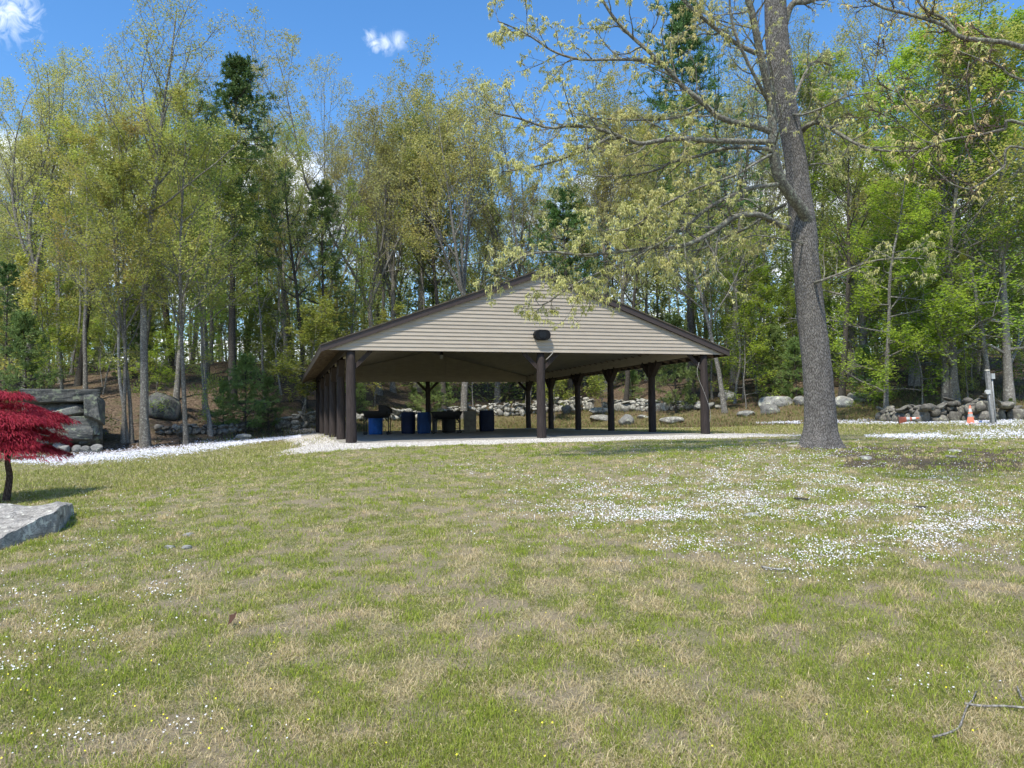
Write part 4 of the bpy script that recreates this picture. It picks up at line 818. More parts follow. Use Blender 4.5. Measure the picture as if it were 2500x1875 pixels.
def pine(seed, H=20., r0=.2, lo=.35, blen=.2, needles='needle', whorl=.55, tuft=.22, nsub=7, ntuft=3, nneed=8, barkm='dark_bark', gap=.25):
    rg = np.random.default_rng(seed); one = np.ones(1); k = 14
    tr = gen(np.zeros((1, 3)), np.array([[0, 0, 1.]]), one*H, k, .012, .05, rg); rt = taper(one*r0, .02, k, .95); rt[:, 0] *= 1.25
    tr = np.concatenate([tr[:, :1]-np.array([0, 0, .4]), tr], 1); rt = np.concatenate([rt[:, :1]*1.1, rt], 1); parts = [(*tubes(tr, rt, 10), None, 0)]
    S = []; D = []; Ls = []; z = lo*H
    while z < H*.985:
        f = (z-lo*H)/(H*(1-lo)); n = rg.integers(4, 7); a0 = rg.random()*6.28
        prof = ((min(1, .5+f*2.2))*(1-f)**.6+.06)*rg.choice([.55, 1., 1.15])
        for j in range(n):
            if rg.random() < gap*(1-f): continue
            a = a0+j*6.28/n+rg.normal(0, .15); S.append([np.interp(z, tr[0, :, 2], tr[0, :, 0]), np.interp(z, tr[0, :, 2], tr[0, :, 1]), z+rg.normal(0, .08)]); D.append([math.cos(a), math.sin(a), -.05+.55*f+rg.normal(0, .08)]); Ls.append(H*blen*prof*rg.uniform(.65, 1.2))
        z += whorl*rg.uniform(.7, 1.3)*(1.1-f*.5)
    S = np.array(S); D = np.array(D); Ls = np.array(Ls); P1 = gen(S, D, Ls, 7, .05, .05, rg); R1 = taper(.012+Ls*.010, .006, 7); parts.append((*tubes(P1, R1, 4), None, 0))
    # dead stubs below the crown
    m = 12; za = rg.uniform(min(.12, lo*.5), lo, m)*H; aa = rg.random(m)*6.28; P0 = np.stack([np.zeros(m), np.zeros(m), za], 1); Ds = np.stack([np.cos(aa), np.sin(aa), rg.normal(0, .2, m)], 1); Pd = gen(P0, Ds, rg.uniform(.4, 1.5, m)*H/20, 5, .1, -.02, rg); parts.append((*tubes(Pd, taper(np.full(m, .02), .005, 5), 4), None, 0))
    V, Q, _, _ = merge([(a, b, np.zeros(len(a)), d) for a, b, c, d in parts]); tm = mesh('trunk', V, Q, None, None, M[barkm], True)
    s, Dd, l2, r2 = kids(P1, R1, Ls, nsub, .25, 1., 50, .42, rg, .6, .5); Dd[:, 2] *= .35; P2 = gen(s, Dd, np.maximum(l2, .25), 4, .06, .06, rg); a, b = tubes(P2, taper(np.full(len(l2), .008), .004, 4), 3); cp = [(a, b, np.zeros(len(a)), 1)]
    n, kk, _ = P2.shape; t = (.25+.75*(np.arange(ntuft)[None]+rg.random((n, ntuft)))/ntuft)*(kk-1); i = np.clip(t.astype(int), 0, kk-2); f = (t-i)[..., None]; I = np.arange(n)[:, None]
    tp = (P2[I, i]*(1-f)+P2[I, i+1]*f).reshape(-1, 3); td = unit(np.repeat((P2[:, -1]-P2[:, 0])[:, None], ntuft, 1).reshape(-1, 3)); tp = np.repeat(tp, nneed, 0); td = np.repeat(td, nneed, 0); nn_ = len(tp)
    dr = unit(td*.7+rg.normal(0, .75, (nn_, 3))+np.array([0, 0, .25])); ln = (tuft*rg.uniform(.6, 1.2, nn_))[:, None]; wv = unit(np.cross(dr, rg.normal(0, 1, (nn_, 3))))*tuft*.085
    V = np.stack([tp-wv*.6, tp+wv*.6, tp+dr*ln+wv, tp+dr*ln-wv], 1).reshape(-1, 3); b = np.arange(nn_)*4; rn = np.repeat(np.repeat(rg.random(nn_//nneed), nneed), 4)
    cp.append((V, np.stack([b, b+1, b+2, b+3], 1), rn, 0)); V, Q, A, MI = merge(cp); cm_ = mesh('crown', V, Q, attrs={'rnd': A}, mat=[M[needles], M[barkm]], mi=MI)
    return tm, cm_, H
PROTO = {}
def defp(key, name, cat, fn, **k): PROTO[key] = (name, cat)+fn(**k)
defp('oakA', 'oak_tree', 'oak tree', decid, seed=1, H=21, r0=.24, fork=4, fh=.42, prim=11, plen=.33, sec=6, ter=4, leaves=21, ls=.13, leafm='leaf_oak', barkm='gray_bark', pang=44, trop=.09)
defp('oakB', 'oak_tree', 'oak tree', decid, seed=2, H=20, r0=.22, fork=3, fh=.34, prim=12, plen=.33, sec=6, ter=4, leaves=21, ls=.13, leafm='leaf_gray', barkm='gray_bark', pang=46, trop=.09)
defp('oakC', 'oak_tree', 'oak tree', decid, seed=3, H=21, r0=.25, lo=.42, prim=18, plen=.26, sec=6, ter=4, leaves=22, ls=.13, leafm='leaf_olive', barkm='dark_bark', pang=50)
defp('tallA', 'tall_tree', 'tree', decid, seed=4, H=22, r0=.21, lo=.52, prim=19, plen=.27, sec=7, ter=4, leaves=15, ls=.10, leafm='leaf_oak', barkm='gray_bark', pang=42, trop=.12)
defp('goldA', 'maple_tree', 'maple tree', decid, seed=5, H=17, r0=.14, lo=.36, prim=24, plen=.31, sec=6, ter=4, leaves=29, ls=.13, leafm='leaf_gold', barkm='gray_bark', pang=55, flat=1.2, trop=.05)
defp('goldB', 'maple_tree', 'maple tree', decid, seed=6, H=18, r0=.15, lo=.34, prim=24, plen=.29, sec=6, ter=4, leaves=29, ls=.13, leafm='leaf_olive', barkm='gray_bark', pang=55, flat=1.2, trop=.05)
defp('greenA', 'forest_tree', 'tree', decid, seed=7, H=18, r0=.16, lo=.36, prim=20, plen=.22, sec=6, ter=4, leaves=36, ls=.13, leafm='leaf_green', barkm='gray_bark', pang=52, flat=.8)
defp('slimA', 'slim_tree', 'tree', decid, seed=8, H=18, r0=.115, lo=.42, prim=13, plen=.17, sec=5, ter=4, leaves=26, ls=.13, leafm='leaf_olive', barkm='pale_bark', pang=45, wob=.05, lowtwigs=6)
defp('slimB', 'slim_tree', 'tree', decid, seed=9, H=17, r0=.10, lo=.38, prim=13, plen=.17, sec=5, ter=3, leaves=26, ls=.13, leafm='leaf_green', barkm='gray_bark', pang=48, wob=.06, lowtwigs=8)
defp('beechA', 'beech_tree', 'beech tree', decid, seed=10, H=18, r0=.2, lo=.14, prim=34, plen=.24, sec=7, ter=4, leaves=32, ls=.13, leafm='leaf_beech', barkm='pale_bark', pang=74, flat=2.2, trop=.01, spreadv=.13)
defp('beechB', 'beech_tree', 'beech tree', decid, seed=11, H=15, r0=.13, lo=.12, prim=30, plen=.24, sec=6, ter=4, leaves=32, ls=.13, leafm='leaf_beech', barkm='gray_bark', pang=76, flat=2.2, trop=.01, spreadv=.13)
defp('sapA', 'sapling', 'sapling', decid, seed=12, H=6, r0=.035, lo=.18, prim=16, plen=.27, sec=5, ter=3, leaves=22, ls=.13, leafm='leaf_green', barkm='gray_bark', pang=62, flat=1.6, trop=.03, spreadv=.10, wob=.06)
defp('sapB', 'sapling', 'sapling', decid, seed=13, H=7, r0=.04, lo=.2, prim=17, plen=.27, sec=5, ter=3, leaves=22, ls=.13, leafm='leaf_gold', barkm='gray_bark', pang=62, flat=1.6, trop=.03, spreadv=.10, wob=.06)
defp('sapC', 'sapling', 'sapling', decid, seed=14, H=7, r0=.04, lo=.16, prim=17, plen=.28, sec=5, ter=3, leaves=22, ls=.13, leafm='leaf_beech', barkm='gray_bark', pang=76, flat=2.4, trop=.0, spreadv=.10, wob=.05)
defp('bareA', 'bare_sapling', 'sapling', decid, seed=15, H=8, r0=.05, lo=.2, prim=16, plen=.22, sec=5, ter=3, leaves=3, ls=.09, leafm='leaf_olive', barkm='pale_bark', pang=60, wob=.06, trop=.03)
defp('pineA', 'pine_tree', 'pine tree', pine, seed=20, H=24, r0=.27, lo=.38, blen=.20, gap=.45, whorl=.75, nsub=8, ntuft=4, nneed=8, tuft=.26)
defp('pineB', 'pine_tree', 'pine tree', pine, seed=21, H=20, r0=.24, lo=.30, blen=.23, whorl=.8, nsub=8, ntuft=4, nneed=8, tuft=.26, gap=.5)
defp('ypine', 'young_pine', 'pine tree', pine, seed=22, H=5, r0=.06, lo=.06, blen=.34, needles='needle_young', whorl=.32, tuft=.16, nsub=6, ntuft=4, nneed=7, gap=.3)
def place(key, loc, s, rz, label, group=None, lean=(0, 0), girth=1.):
    name, cat, tm, cm_, H = PROTO[key]; e = empty(name, loc, label, cat, group); e.rotation_euler = (lean[0], lean[1], rz); e.scale = (s*girth, s*girth, s)
    link('trunk', tm, e); link('crown', cm_, e); return e
used = []
def tree_px(key, px, py, top, label, rz=None, lean=(0, 0), girth=1., group=None, dmax=None, dist=None):
    if dist: g = pt_at(px, dist); d = dist
    else: g, d = gpt(px, py)
    if dmax and d > dmax: g = pt_at(px, dmax); d = dmax
    hz = 1019-(px-1250)*.0157; ztop = EYE+(hz-top)/FPX*d; H = ztop-g.z; s = H/PROTO[key][4]; used.append((g.x, g.y, 1.6 if s > .5 else .9))
    return place(key, g, s, rz if rz is not None else rnd.random()*6.28, label, group, lean, girth)
if True:
    T = tree_px
    # left wood
    T('tallA', 355, 1092, -90, 'tall stout grey lichened tree nearest the white flower band on the left', 1.0, (0, -.035), 1.05)
    T('goldA', 300, 1081, 260, 'slim trunk, leftmost of the tight clump left of the stout grey tree', 2.0, (0, -.01), .85)
    T('slimA', 310, 1079, 330, 'middle trunk of the tight clump left of the stout grey tree', .4, (0, .01), 1.0)
    T('goldB', 322, 1081, 300, 'right hand trunk of the tight clump left of the stout grey tree', 3.0, (0, -.015), .8)
    T('goldB', 455, 1086, 190, 'slender pale trunk leaning right, alone between the clump and the forked pair', 4.0, (0, .055), .85)
    T('slimA', 515, 1064, 420, 'pale slender trunk leaning right beside the young pines on the left', 5.1, (0, .045), 1.1)
    T('slimB', 510, 1063, 470, 'thinner companion stem leaning left beside the pale slender trunk', 1.1, (0, -.02), .8)
    T('greenA', 501, 1016, 300, 'grey trunk set back behind the leaning slender pair', 2.1)
    T('pineA', 568, 985, 118, 'tall dark pine rising above the left wood against blue sky', 2.6, (0, 0), 1.05, dmax=50)
    T('pineB', 790, 985, 440, 'dark trunked pine behind the left slope of the roof', 1.4, (0, .01), .9, dmax=58)
    T('slimB', 646, 1000, 380, 'slender pale tree standing clear between tall pine and roof corner', 2.2, (0, -.02), 1., dmax=52)
    T('oakC', 745, 995, 260, 'dark leaning oak just above the left eave of the roof', 3.3, (0, .03), .8, dmax=56)
    T('pineB', 10, 1000, 640, 'dark pine cut by the left picture edge above the maple', .3, (0, 0), 1., dist=44)
    T('slimA', 151, 1000, 330, 'slim grey trunk rising straight behind the rock ledge', .9, (0, 0), .9, dist=44)
    T('oakC', 190, 1000, 230, 'dark trunk behind the right end of the rock ledge', 1.9, (0, 0), 1., dist=47)
    T('slimB', 121, 1000, 420, 'thin pale trunk behind the left part of the rock ledge', 2.9, (0, .02), .9, dist=46)
    T('oakA', 60, 1000, 70, 'tall sparse oak at far left with its top under the small cloud', 4.4, (0, 0), 1., dist=42)
    T('goldA', 210, 1000, 240, 'rusty gold maple crown over the rock ledge', 5.4, (0, 0), 1., dist=40)
    T('goldB', 430, 1000, 170, 'golden olive maple behind the stout grey tree', .2, (0, 0), 1., dist=41)
    # behind the pavilion
    T('oakB', 925, 1000, 118, 'wide forked budding oak behind the left half of the roof', 1.2, (0, 0), 1.1, dist=55)
    T('oakA', 960, 1000, 190, 'forked oak just right of the wide budding oak behind the roof', 2.9, (0, .03), .9, dist=57)
    T('slimB', 1048, 1000, 250, 'thin straight trunk between the two forked oaks behind the roof', .4, (0, 0), 1., dist=55)
    T('oakC', 1087, 1000, 170, 'dark curving oak left of the roof peak', 4.1, (0, -.04), .8, dist=54)
    T('oakA', 1132, 1000, 128, 'grey forked oak with a spreading limb just left of the roof peak', 5.0, (0, 0), 1., dist=52)
    T('oakB', 830, 1000, 150, 'pale budding oak standing left of the wide forked one', .8, (0, -.02), 1., dist=58)
    T('oakB', 700, 1000, 215, 'beige budding oak in the dip right of the tall pine', 2.0, (0, 0), 1., dist=54)
    T('tallA', 1215, 1000, 150, 'tall sparse tree directly behind the roof peak', 3., (0, 0), 1., dist=60)
    T('pineB', 1395, 1000, 450, 'broad dark pine right behind the roof peak', 2.2, (0, 0), 1.2, dist=54)
    T('pineB', 1060, 1000, 520, 'dark green pine low between the oaks left of the roof peak', 4.2, (0, 0), 1.1, dist=62)
    T('oakC', 1528, 1000, 330, 'stout grey trunk above the right slope of the roof', .6, (0, 0), .9, dist=50)
    T('pineA', 1690, 985, -30, 'very tall layered pine behind the big oak branches', 3.6, (0, 0), .95, dist=48)
    T('slimB', 1740, 1000, 500, 'slim grey trunk right of the very tall layered pine', 5.5, (0, 0), 1., dist=47)
    T('bareA', 1795, 975, 560, 'whitish slender trunk with bare twigs above the triangular boulder', 2.8, (0, 0), 1.3, dmax=45)
    T('bareA', 1815, 1000, 700, 'small twiggy bare sapling right of the whitish slender trunk', 1.8, (0, .05), 1., dist=46)
    # right wood
    T('oakC', 2055, 985, 200, 'dark grey trunk just right of the big oak trunk', 1.5, (0, -.03), .95, dmax=45)
    T('beechB', 2163, 1014, 330, 'crooked pale grey tree leaning left, above the fallen cone', 2.5, (0, -.05), 1.05)
    T('beechA', 2329, 985, 60, 'stout pale trunked beech in bright green leaf behind the standing cone', .5, (0, -.01), 1.1, dmax=40)
    T('beechA', 2464, 990, 0, 'tall bright green beech at the right edge behind the utility post', 3.5, (0, 0), 1., dmax=39)
    T('beechB', 2245, 1000, 300, 'thin beech between the crooked tree and the stout beech', 1.7, (0, 0), .9, dist=46)
    T('slimB', 2365, 1000, 600, 'very thin stem just right of the stout pale beech', 1.7, (0, 0), .8, dist=37)
    T('oakC', 2187, 1000, 120, 'dark trunk deep behind the crooked pale tree', .1, (0, 0), 1., dist=55)
    T('beechA', 2120, 1000, 90, 'bright green beech filling the gap right of the big oak', 4.9, (0, 0), 1., dist=46)
    T('tallA', 2010, 1000, 30, 'tall sparse tree rising right behind the big oak trunk', 4.9, (0, 0), 1., dist=48)
    T('beechB', 1850, 1000, 560, 'light green beech low behind the big oak limbs', 1.4, (0, 0), 1., dist=47)
    T('goldB', 2420, 1000, 90, 'golden green tree high in the top right corner', .4, (0, 0), 1., dist=36)
    T('beechA', 2235, 1000, 50, 'bright beech filling the wood above the crooked pale tree', 2.2, (0, 0), 1.05, dist=44)
    T('beechA', 2400, 1000, 30, 'tall beech between the stout pale beech and the right edge', 1.2, (0, 0), 1.05, dist=48)
    T('goldB', 2310, 1000, -20, 'golden green maple behind the overhanging branches', 3.4, (0, 0), 1.1, dist=38)
    T('oakA', 1985, 1000, 60, 'pale sparse oak crown behind the top of the big oak', 3.4, (0, 0), 1.0, dist=52)
    T('tallA', 2085, 1000, -60, 'very tall sparse tree topping the sky gap right of the big oak', .4, (0, 0), 1.1, dist=50)
    T('oakB', 1835, 1000, 60, 'budding oak crown seen between the upper oak limbs', 1.4, (0, 0), 1.0, dist=56)
    T('oakA', 1480, 1000, 140, 'pale sparse oak standing behind the big oak branch tips', 2.4, (0, 0), 1.1, dist=58)
    T('oakB', 1290, 1000, 125, 'rounded budding oak crown just right of the roof peak', 3.9, (0, 0), 1.1, dist=56)
    T('oakA', 1020, 1000, 125, 'tall rounded oak crown between the forked oaks', 2.9, (0, 0), 1.1, dist=61)
    T('pineA', 2490, 1000, 260, 'dark pine at the right edge behind the beeches', .4, (0, 0), 1., dist=52)
    # young pines and bushes
    for i, (px, py, top, lb) in enumerate([(600, 1058, 872, 'feathery young pine left of the pavilion above the stone wall'), (655, 1048, 925, 'smaller young pine just left of the pavilion eave'), (545, 1050, 935, 'low young pine behind the short tumbled wall'),
        (880, 1012, 940, 'young pine seen behind the left grill'), (1090, 1005, 935, 'green young pine seen under the roof above the right grill'), (1010, 1008, 950, 'small yellowish young pine behind the navy drum'), (1545, 985, 905, 'young pine under the roof between the right side posts'),
        (1890, 968, 800, 'layered young pine on the slope left of the big oak'), (2115, 985, 850, 'young pine right of the big oak above the boulders'), (2470, 1012, 975, 'low dark young pine bush right of the utility post'), (1945, 975, 830, 'young pine half hidden by the oak trunk'), (40, 1100, 1060, 'small green shrub under the crimson maple, beyond the flower band')]):
        T('ypine', px, py, top, lb, rnd.random()*6, (0, 0), 1., dmax=62)
# random trees that fill the wood
rgt = np.random.default_rng(33)
FILLED = []
def sector(px): return 'left of the pavilion' if px < 720 else ('behind the pavilion' if px < 1700 else 'right of the pavilion')
LB = {'oakA': 'sparse forked oak deeper in the wood', 'oakB': 'pale budding oak deeper in the wood', 'oakC': 'dark trunked oak deeper in the wood', 'tallA': 'tall sparse tree deeper in the wood', 'goldA': 'rusty gold maple deeper in the wood', 'goldB': 'olive maple deeper in the wood',
      'greenA': 'fresh green tree deeper in the wood', 'slimA': 'slim pale trunk deeper in the wood', 'slimB': 'slim grey trunk deeper in the wood', 'beechA': 'bright green beech deeper in the wood', 'beechB': 'small bright beech deeper in the wood', 'pineA': 'tall dark pine deeper in the wood', 'pineB': 'dark pine deeper in the wood',
      'sapA': 'green leaved sapling under the taller trees', 'sapB': 'golden leaved sapling under the taller trees', 'sapC': 'bright layered sapling under the taller trees', 'bareA': 'nearly bare twiggy sapling', 'ypine': 'young pine under the taller trees'}
def fill(n, keys, dlo, dhi, sc_, spacing, tries=6000):
    c = 0
    for _ in range(tries):
        if c >= n: break
        d = rgt.uniform(dlo, dhi); px = rgt.uniform(-60, 2560); g = pt_at(px, d)
        if d < edge(g.x)+sc_[2]: continue
        if any((g.x-a)**2+(g.y-b)**2 < (spacing+r*.4)**2 for a, b, r in used): continue
        zone = 0 if px < 720 else (1 if px < 1700 else 2); kk = keys[zone]; key = kk[rgt.integers(len(kk))]
        used.append((g.x, g.y, spacing*.5)); lb = LB[key]+' '+sector(px); e_ = place(key, g, rgt.uniform(sc_[0], sc_[1]), rgt.random()*6.28, lb, lb+', trees alike', (rgt.normal(0, .02), rgt.normal(0, .03)), rgt.uniform(.85, 1.15)); FILLED.append((lb, g.x/g.y, e_)); c += 1
KT = [['goldA', 'goldB', 'slimA', 'slimB', 'greenA', 'oakC', 'tallA', 'goldB', 'tallA'], ['oakA', 'oakB', 'slimA', 'slimB', 'goldB', 'greenA', 'oakC'], ['beechA', 'beechB', 'greenA', 'slimA', 'slimB', 'oakC', 'goldB', 'tallA']]
KS = [['sapA', 'sapB', 'sapB', 'sapC', 'bareA', 'ypine'], ['sapA', 'sapB', 'bareA', 'ypine', 'sapA'], ['sapC', 'sapC', 'sapA', 'bareA', 'sapC']]
fill(108, KT, 42, 86, (.85, 1.08, 4.5), 2.2, 9000)
fill(120, KS, 36, 72, (.6, 1.35, 3.5), 1.2, 9000)
ORD = 'first second third fourth fifth sixth seventh eighth ninth tenth eleventh twelfth thirteenth fourteenth fifteenth sixteenth seventeenth eighteenth nineteenth twentieth'.split()+['twenty-'+w_ for w_ in 'first second third fourth fifth sixth seventh eighth ninth'.split()]+['thirty-'+w_ for w_ in 'first second third fourth fifth sixth seventh eighth ninth'.split()]
for lb in sorted(set(f[0] for f in FILLED)):
    g_ = sorted([f for f in FILLED if f[0] == lb], key=lambda f: f[1])
    for i, f in enumerate(g_):
        if len(g_) > 1: f[2]['label'] = lb+', '+ORD[i]+' from left'
# far woods, one mass
def far_woods():
    rg = np.random.default_rng(77); n = 300; th = rg.uniform(-.82, .82, n); d = rg.uniform(74, 135, n); x = th*d; y = d; z = terrain(x, y)
    H = rg.uniform(13, 19, n); P = np.stack([np.stack([x+rg.normal(0, .2, n)*j, y, z-.4+(H+.4)*j/4], 1) for j in range(5)], 1); Rr = taper(rg.uniform(.1, .24, n), .03, 5); V1, Q1 = tubes(P, Rr, 5)
    P1s, D1, l1, r1 = kids(P, Rr, H, 12, .35, 1., 48, .24, rg); P1 = gen(P1s, D1, l1, 4, .1, .1, rg); V2, Q2 = tubes(P1, taper(r1, .02, 4), 3)
    n1 = len(P1); L_n = 40; t = rg.random((n1, L_n))*3; i = np.clip(t.astype(int), 0, 2); f = (t-i)[..., None]; I = np.arange(n1)[:, None]; lp = (P1[I, i]*(1-f)+P1[I, i+1]*f).reshape(-1, 3)+rg.normal(0, .55, (n1*L_n, 3))
    V3, Q3, A3 = leafquads(lp, .34, rg, .6); tint = np.repeat(np.repeat(rg.random(n), 12*L_n), 4); A3 = np.clip(tint*.7+A3*.3, 0, 1)
    # understory
    m = 150000; a = rg.uniform(-.82, .82, m); dd = rg.uniform(58, 125, m); lx = a*dd; lz = terrain(lx, dd)+rg.random(m)**1.5*8; kk = fbm(lx*.25, dd*.25, 5, 3) > .36; V4, Q4, A4 = leafquads(np.stack([lx, dd, lz], 1)[kk], .34, rg, 1.)
    V, Q, A, MI = merge([(V1, Q1, np.zeros(len(V1)), 1), (V2, Q2, np.zeros(len(V2)), 1), (V3, Q3, A3, 0), (V4, Q4, A4, 0)])
    fm = leafmat('leaf_far_woods', (.19, .25, .07), (.40, .41, .15), (.27, .34, .09), .5); link('far_woods', mesh('far_woods', V, Q, attrs={'rnd': A}, mat=[fm, M['gray_bark']], mi=MI), label='hazy mass of distant woodland far behind the nearer trunks', cat='woods', kind='stuff')
far_woods()
# leaf litter, dead leaves and low growth on the bank
def litter():
    rg = np.random.default_rng(5); n = 60000; d = 26+40*rg.random(n)**1.3; x = rg.uniform(-.8, .8, n)*d; k = d > edge(x)+.4; x = x[k]; d = d[k]; z = terrain(x, d)+.02; V, Q, A = leafquads(np.stack([x, d, z], 1), .11, rg, 2.)
    mm = MT('dead_leaf', .9, .1); mm.color(mm.mix(mm.attr('rnd'), (.08, .053, .036), (.25, .185, .13))); link('leaf_litter', mesh('leaf_litter', V, Q, attrs={'rnd': A}, mat=mm.m), label='brown fallen leaves carpeting the wooded slope', cat='leaves', kind='stuff')
    n = 46000; x = rg.uniform(-14, 32, n); e = edge(x); y = e+rg.random(n)**1.2*11+.2; k = fbm(x*.7, y*.7, 15, 3)+rg.random(n)*.25 > .52; x = x[k]; y = y[k]; n = len(x); z = terrain(x, y); h = .07+.20*rg.random(n); colr = cols(n, (.10, .14, .035), (.24, .25, .08)); br = rg.random(n) < .42; colr[br] = cols(br.sum(), (.20, .13, .075), (.33, .24, .14))
    V, Q, T = blades(x, y, z, h, np.full(n, .014), np.clip(rg.normal(.7, .4, n), 0, 1.5), colr); link('bank_undergrowth', mesh('bank_undergrowth', V, Q, T, {'tint': np.repeat(colr, 5, 0)}, M['grass']), label='mossy grass and low growth on the bank below the stone walls', cat='undergrowth', kind='stuff')
    # fallen sticks on the slope
    for i, (p0, p1, r, lb) in enumerate([((1740, 962), (1835, 968), .04, 'thin fallen log on the leafy slope above the triangular boulder'), ((1745, 918), (1800, 935), .05, 'dead branch lying on the hillside right of the roof corner'), ((640, 992), (770, 982), .05, 'long fallen branch on the slope left of the roof eave')]):
        a, _ = gpt(*p0); b, _ = gpt(*p1); 
        if (a-b).length > 9: b = a+(b-a).normalized()*5
        pts = smooth_path([list(a+Vector((0, 0, .08))), list((a+b)/2+Vector((0, .2, .22))), list(b+Vector((0, 0, .10)))], 12); pts[:, 2] = np.maximum(pts[:, 2], terrain(pts[:, 0], pts[:, 1])+.04); link('fallen_branch', MB().tube(pts, np.linspace(r, r*.4, 12), 6).mesh('log', M['dark_bark'], True), label=lb, cat='branch')
litter()
# ------------------------------------------------------------------ the big oak
OD = gpt(2003, 1092)[1]; og = gpt(2003, 1092)[0]
print('OAK', OD, og)
oak = empty('big_oak', og, 'huge foreground oak with deeply furrowed bark and a long leftward limb', 'oak tree')
def opx(px, py, dd=0.): return np.array(at(px, py, OD+dd)-og)
def limb(pts, w0, w1, k=None, n=10):
    P = np.array([opx(*p) for p in pts]); w0 *= .86; w1 *= .86; k = k or max(10, len(pts)*5); P = smooth_path(P, k); r = np.linspace(w0, w1, k)/2*OD/FPX
    return P, r
rg = np.random.default_rng(12)
tp = [(2006, 1110, 0), (2004, 1085, 0), (2003, 1050, 0), (2001, 990, 0), (1995, 900, 0), (1984, 800, 0), (1973, 700, 0), (1965, 610, 0), (1957, 530, .05), (1949, 450, .1), (1941, 380, .1), (1928, 310, .1), (1914, 240, .1), (1903, 160, .1), (1896, 80, .1), (1892, 0, .1), (1888, -90, .1), (1880, -220, .2), (1886, -380, .2)]
tw_ = [132, 108, 88, 79, 75, 72, 68, 66, 65, 60, 56, 56, 58, 62, 60, 56, 50, 40, 24]
P = np.array([opx(*p) for p in tp]); kk = 80; Ps = smooth_path(P, kk); rr_ = np.interp(np.linspace(0, len(tp)-1, kk), range(len(tp)), tw_)*.45*OD/FPX
n = 40; V, Q = tubes(Ps[None], rr_[None], n); ang = (np.arange(len(V)) % n)*2*math.pi/n; ring = np.arange(len(V))//n; ctr = Ps[ring]; rad = V-ctr
fl = np.clip(1-(V[:, 2])/.55, 0, 1)**1.6*np.array(V[:, 2] < .55); rad *= (1+fl*(.10*np.sin(ang*5+1)+.07*np.sin(ang*8)))[:, None]; rad *= (1+.018*np.sin(ang*11+ring*.35)+.012*np.sin(ang*17-ring*.2)+rg.normal(0, .008, len(V)))[:, None]
knob = np.exp(-((V[:, 2]-opx(1975, 560)[2])/.28)**2)*.10; rad *= (1+knob*np.clip(-np.cos(ang-.5), 0, 1))[:, None]
link('trunk', mesh('trunk', ctr+rad, Q, None, None, M['oak_bark'], True), oak)
limbs = []
def lb_(pts, w0, w1): limbs.append(limb(pts, w0, w1)); return limbs[-1]
main = lb_([(1978, 560, 0), (1962, 520, -.25), (1932, 480, -.5), (1906, 440, -.7), (1893, 400, -.8), (1887, 350, -.9), (1886, 300, -.9), (1880, 240, -.9), (1868, 180, -1.0), (1852, 110, -1.1), (1838, 40, -1.2), (1822, -20, -1.3), (1800, -120, -1.3)], 35, 14)
sub = []
def s_(pts, w0, w1): sub.append(limb(pts, w0, w1))
s_([(1890, 352, -.9), (1870, 347, -1), (1800, 345, -1.2), (1730, 343, -1.4), (1670, 338, -1.6), (1600, 345, -1.8), (1560, 350, -1.9), (1500, 328, -2.1), (1460, 315, -2.2), (1400, 306, -2.4), (1340, 312, -2.5), (1270, 290, -2.6), (1205, 276, -2.7)], 17, 4)
s_([(1500, 328, -2.1), (1470, 345, -2.3), (1420, 368, -2.5), (1360, 392, -2.8), (1290, 410, -3.0), (1225, 420, -3.1)], 8, 3)
s_([(1888, 368, -.9), (1860, 362, -1), (1780, 361, -.8), (1700, 382, -.7), (1640, 396, -.6), (1610, 412, -.5), (1545, 427, -.4), (1460, 430, -.4), (1400, 415, -.4)], 12, 4)
s_([(1890, 325, -.9), (1840, 307, -1.0), (1790, 298, -1.1), (1750, 282, -1.2), (1725, 260, -1.2), (1690, 230, -1.3), (1663, 207, -1.3), (1635, 175, -1.4), (1608, 150, -1.5), (1580, 122, -1.6), (1545, 92, -1.6), (1500, 45, -1.7), (1465, -10, -1.8)], 17, 7)
s_([(1608, 150, -1.5), (1560, 146, -1.6), (1500, 145, -1.7), (1430, 146, -1.8), (1385, 138, -1.8), (1345, 122, -1.8), (1300, 92, -1.9), (1265, 72, -1.9), (1215, 52, -2)], 9, 3)
s_([(1725, 260, -1.2), (1660, 285, -1.2), (1600, 292, -1.3), (1520, 292, -1.3), (1440, 288, -1.4)], 8, 4)
s_([(1885, 375, -.9), (1850, 395, -1.2), (1800, 425, -1.5), (1745, 444, -1.7), (1690, 465, -1.9), (1640, 490, -2.0), (1580, 505, -2.1), (1530, 515, -2.2)], 8, 3)
s_([(1903, 449, -.7), (1880, 452, -.8), (1830, 460, -1.1), (1790, 475, -1.4), (1730, 507, -1.6), (1690, 540, -1.8), (1650, 570, -2.0), (1610, 595, -2.2), (1560, 618, -2.4), (1500, 650, -2.5), (1455, 680, -2.6), (1400, 700, -2.7)], 13, 4)
s_([(1925, 556, -.3), (1895, 545, -.6), (1860, 526, -.9), (1830, 524, -1.1), (1790, 530, -1.3), (1760, 552, -1.5), (1725, 575, -1.7), (1690, 592, -1.9), (1650, 604, -2.0), (1600, 604, -2.1), (1550, 610, -2.3), (1480, 618, -2.5), (1420, 622, -2.7), (1340, 615, -2.8), (1280, 625, -2.9), (1240, 650, -3.0)], 17, 4)
s_([(1920, 497, 0), (1880, 520, .2), (1820, 558, .4), (1770, 580, .5), (1720, 605, .6), (1680, 614, .6), (1620, 622, .6)], 9, 4)
s_([(1560, 618, -2.4), (1520, 640, -2.5), (1470, 662, -2.6), (1420, 685, -2.7), (1370, 715, -2.8), (1330, 742, -2.9), (1295, 745, -2.9)], 6, 2.5)
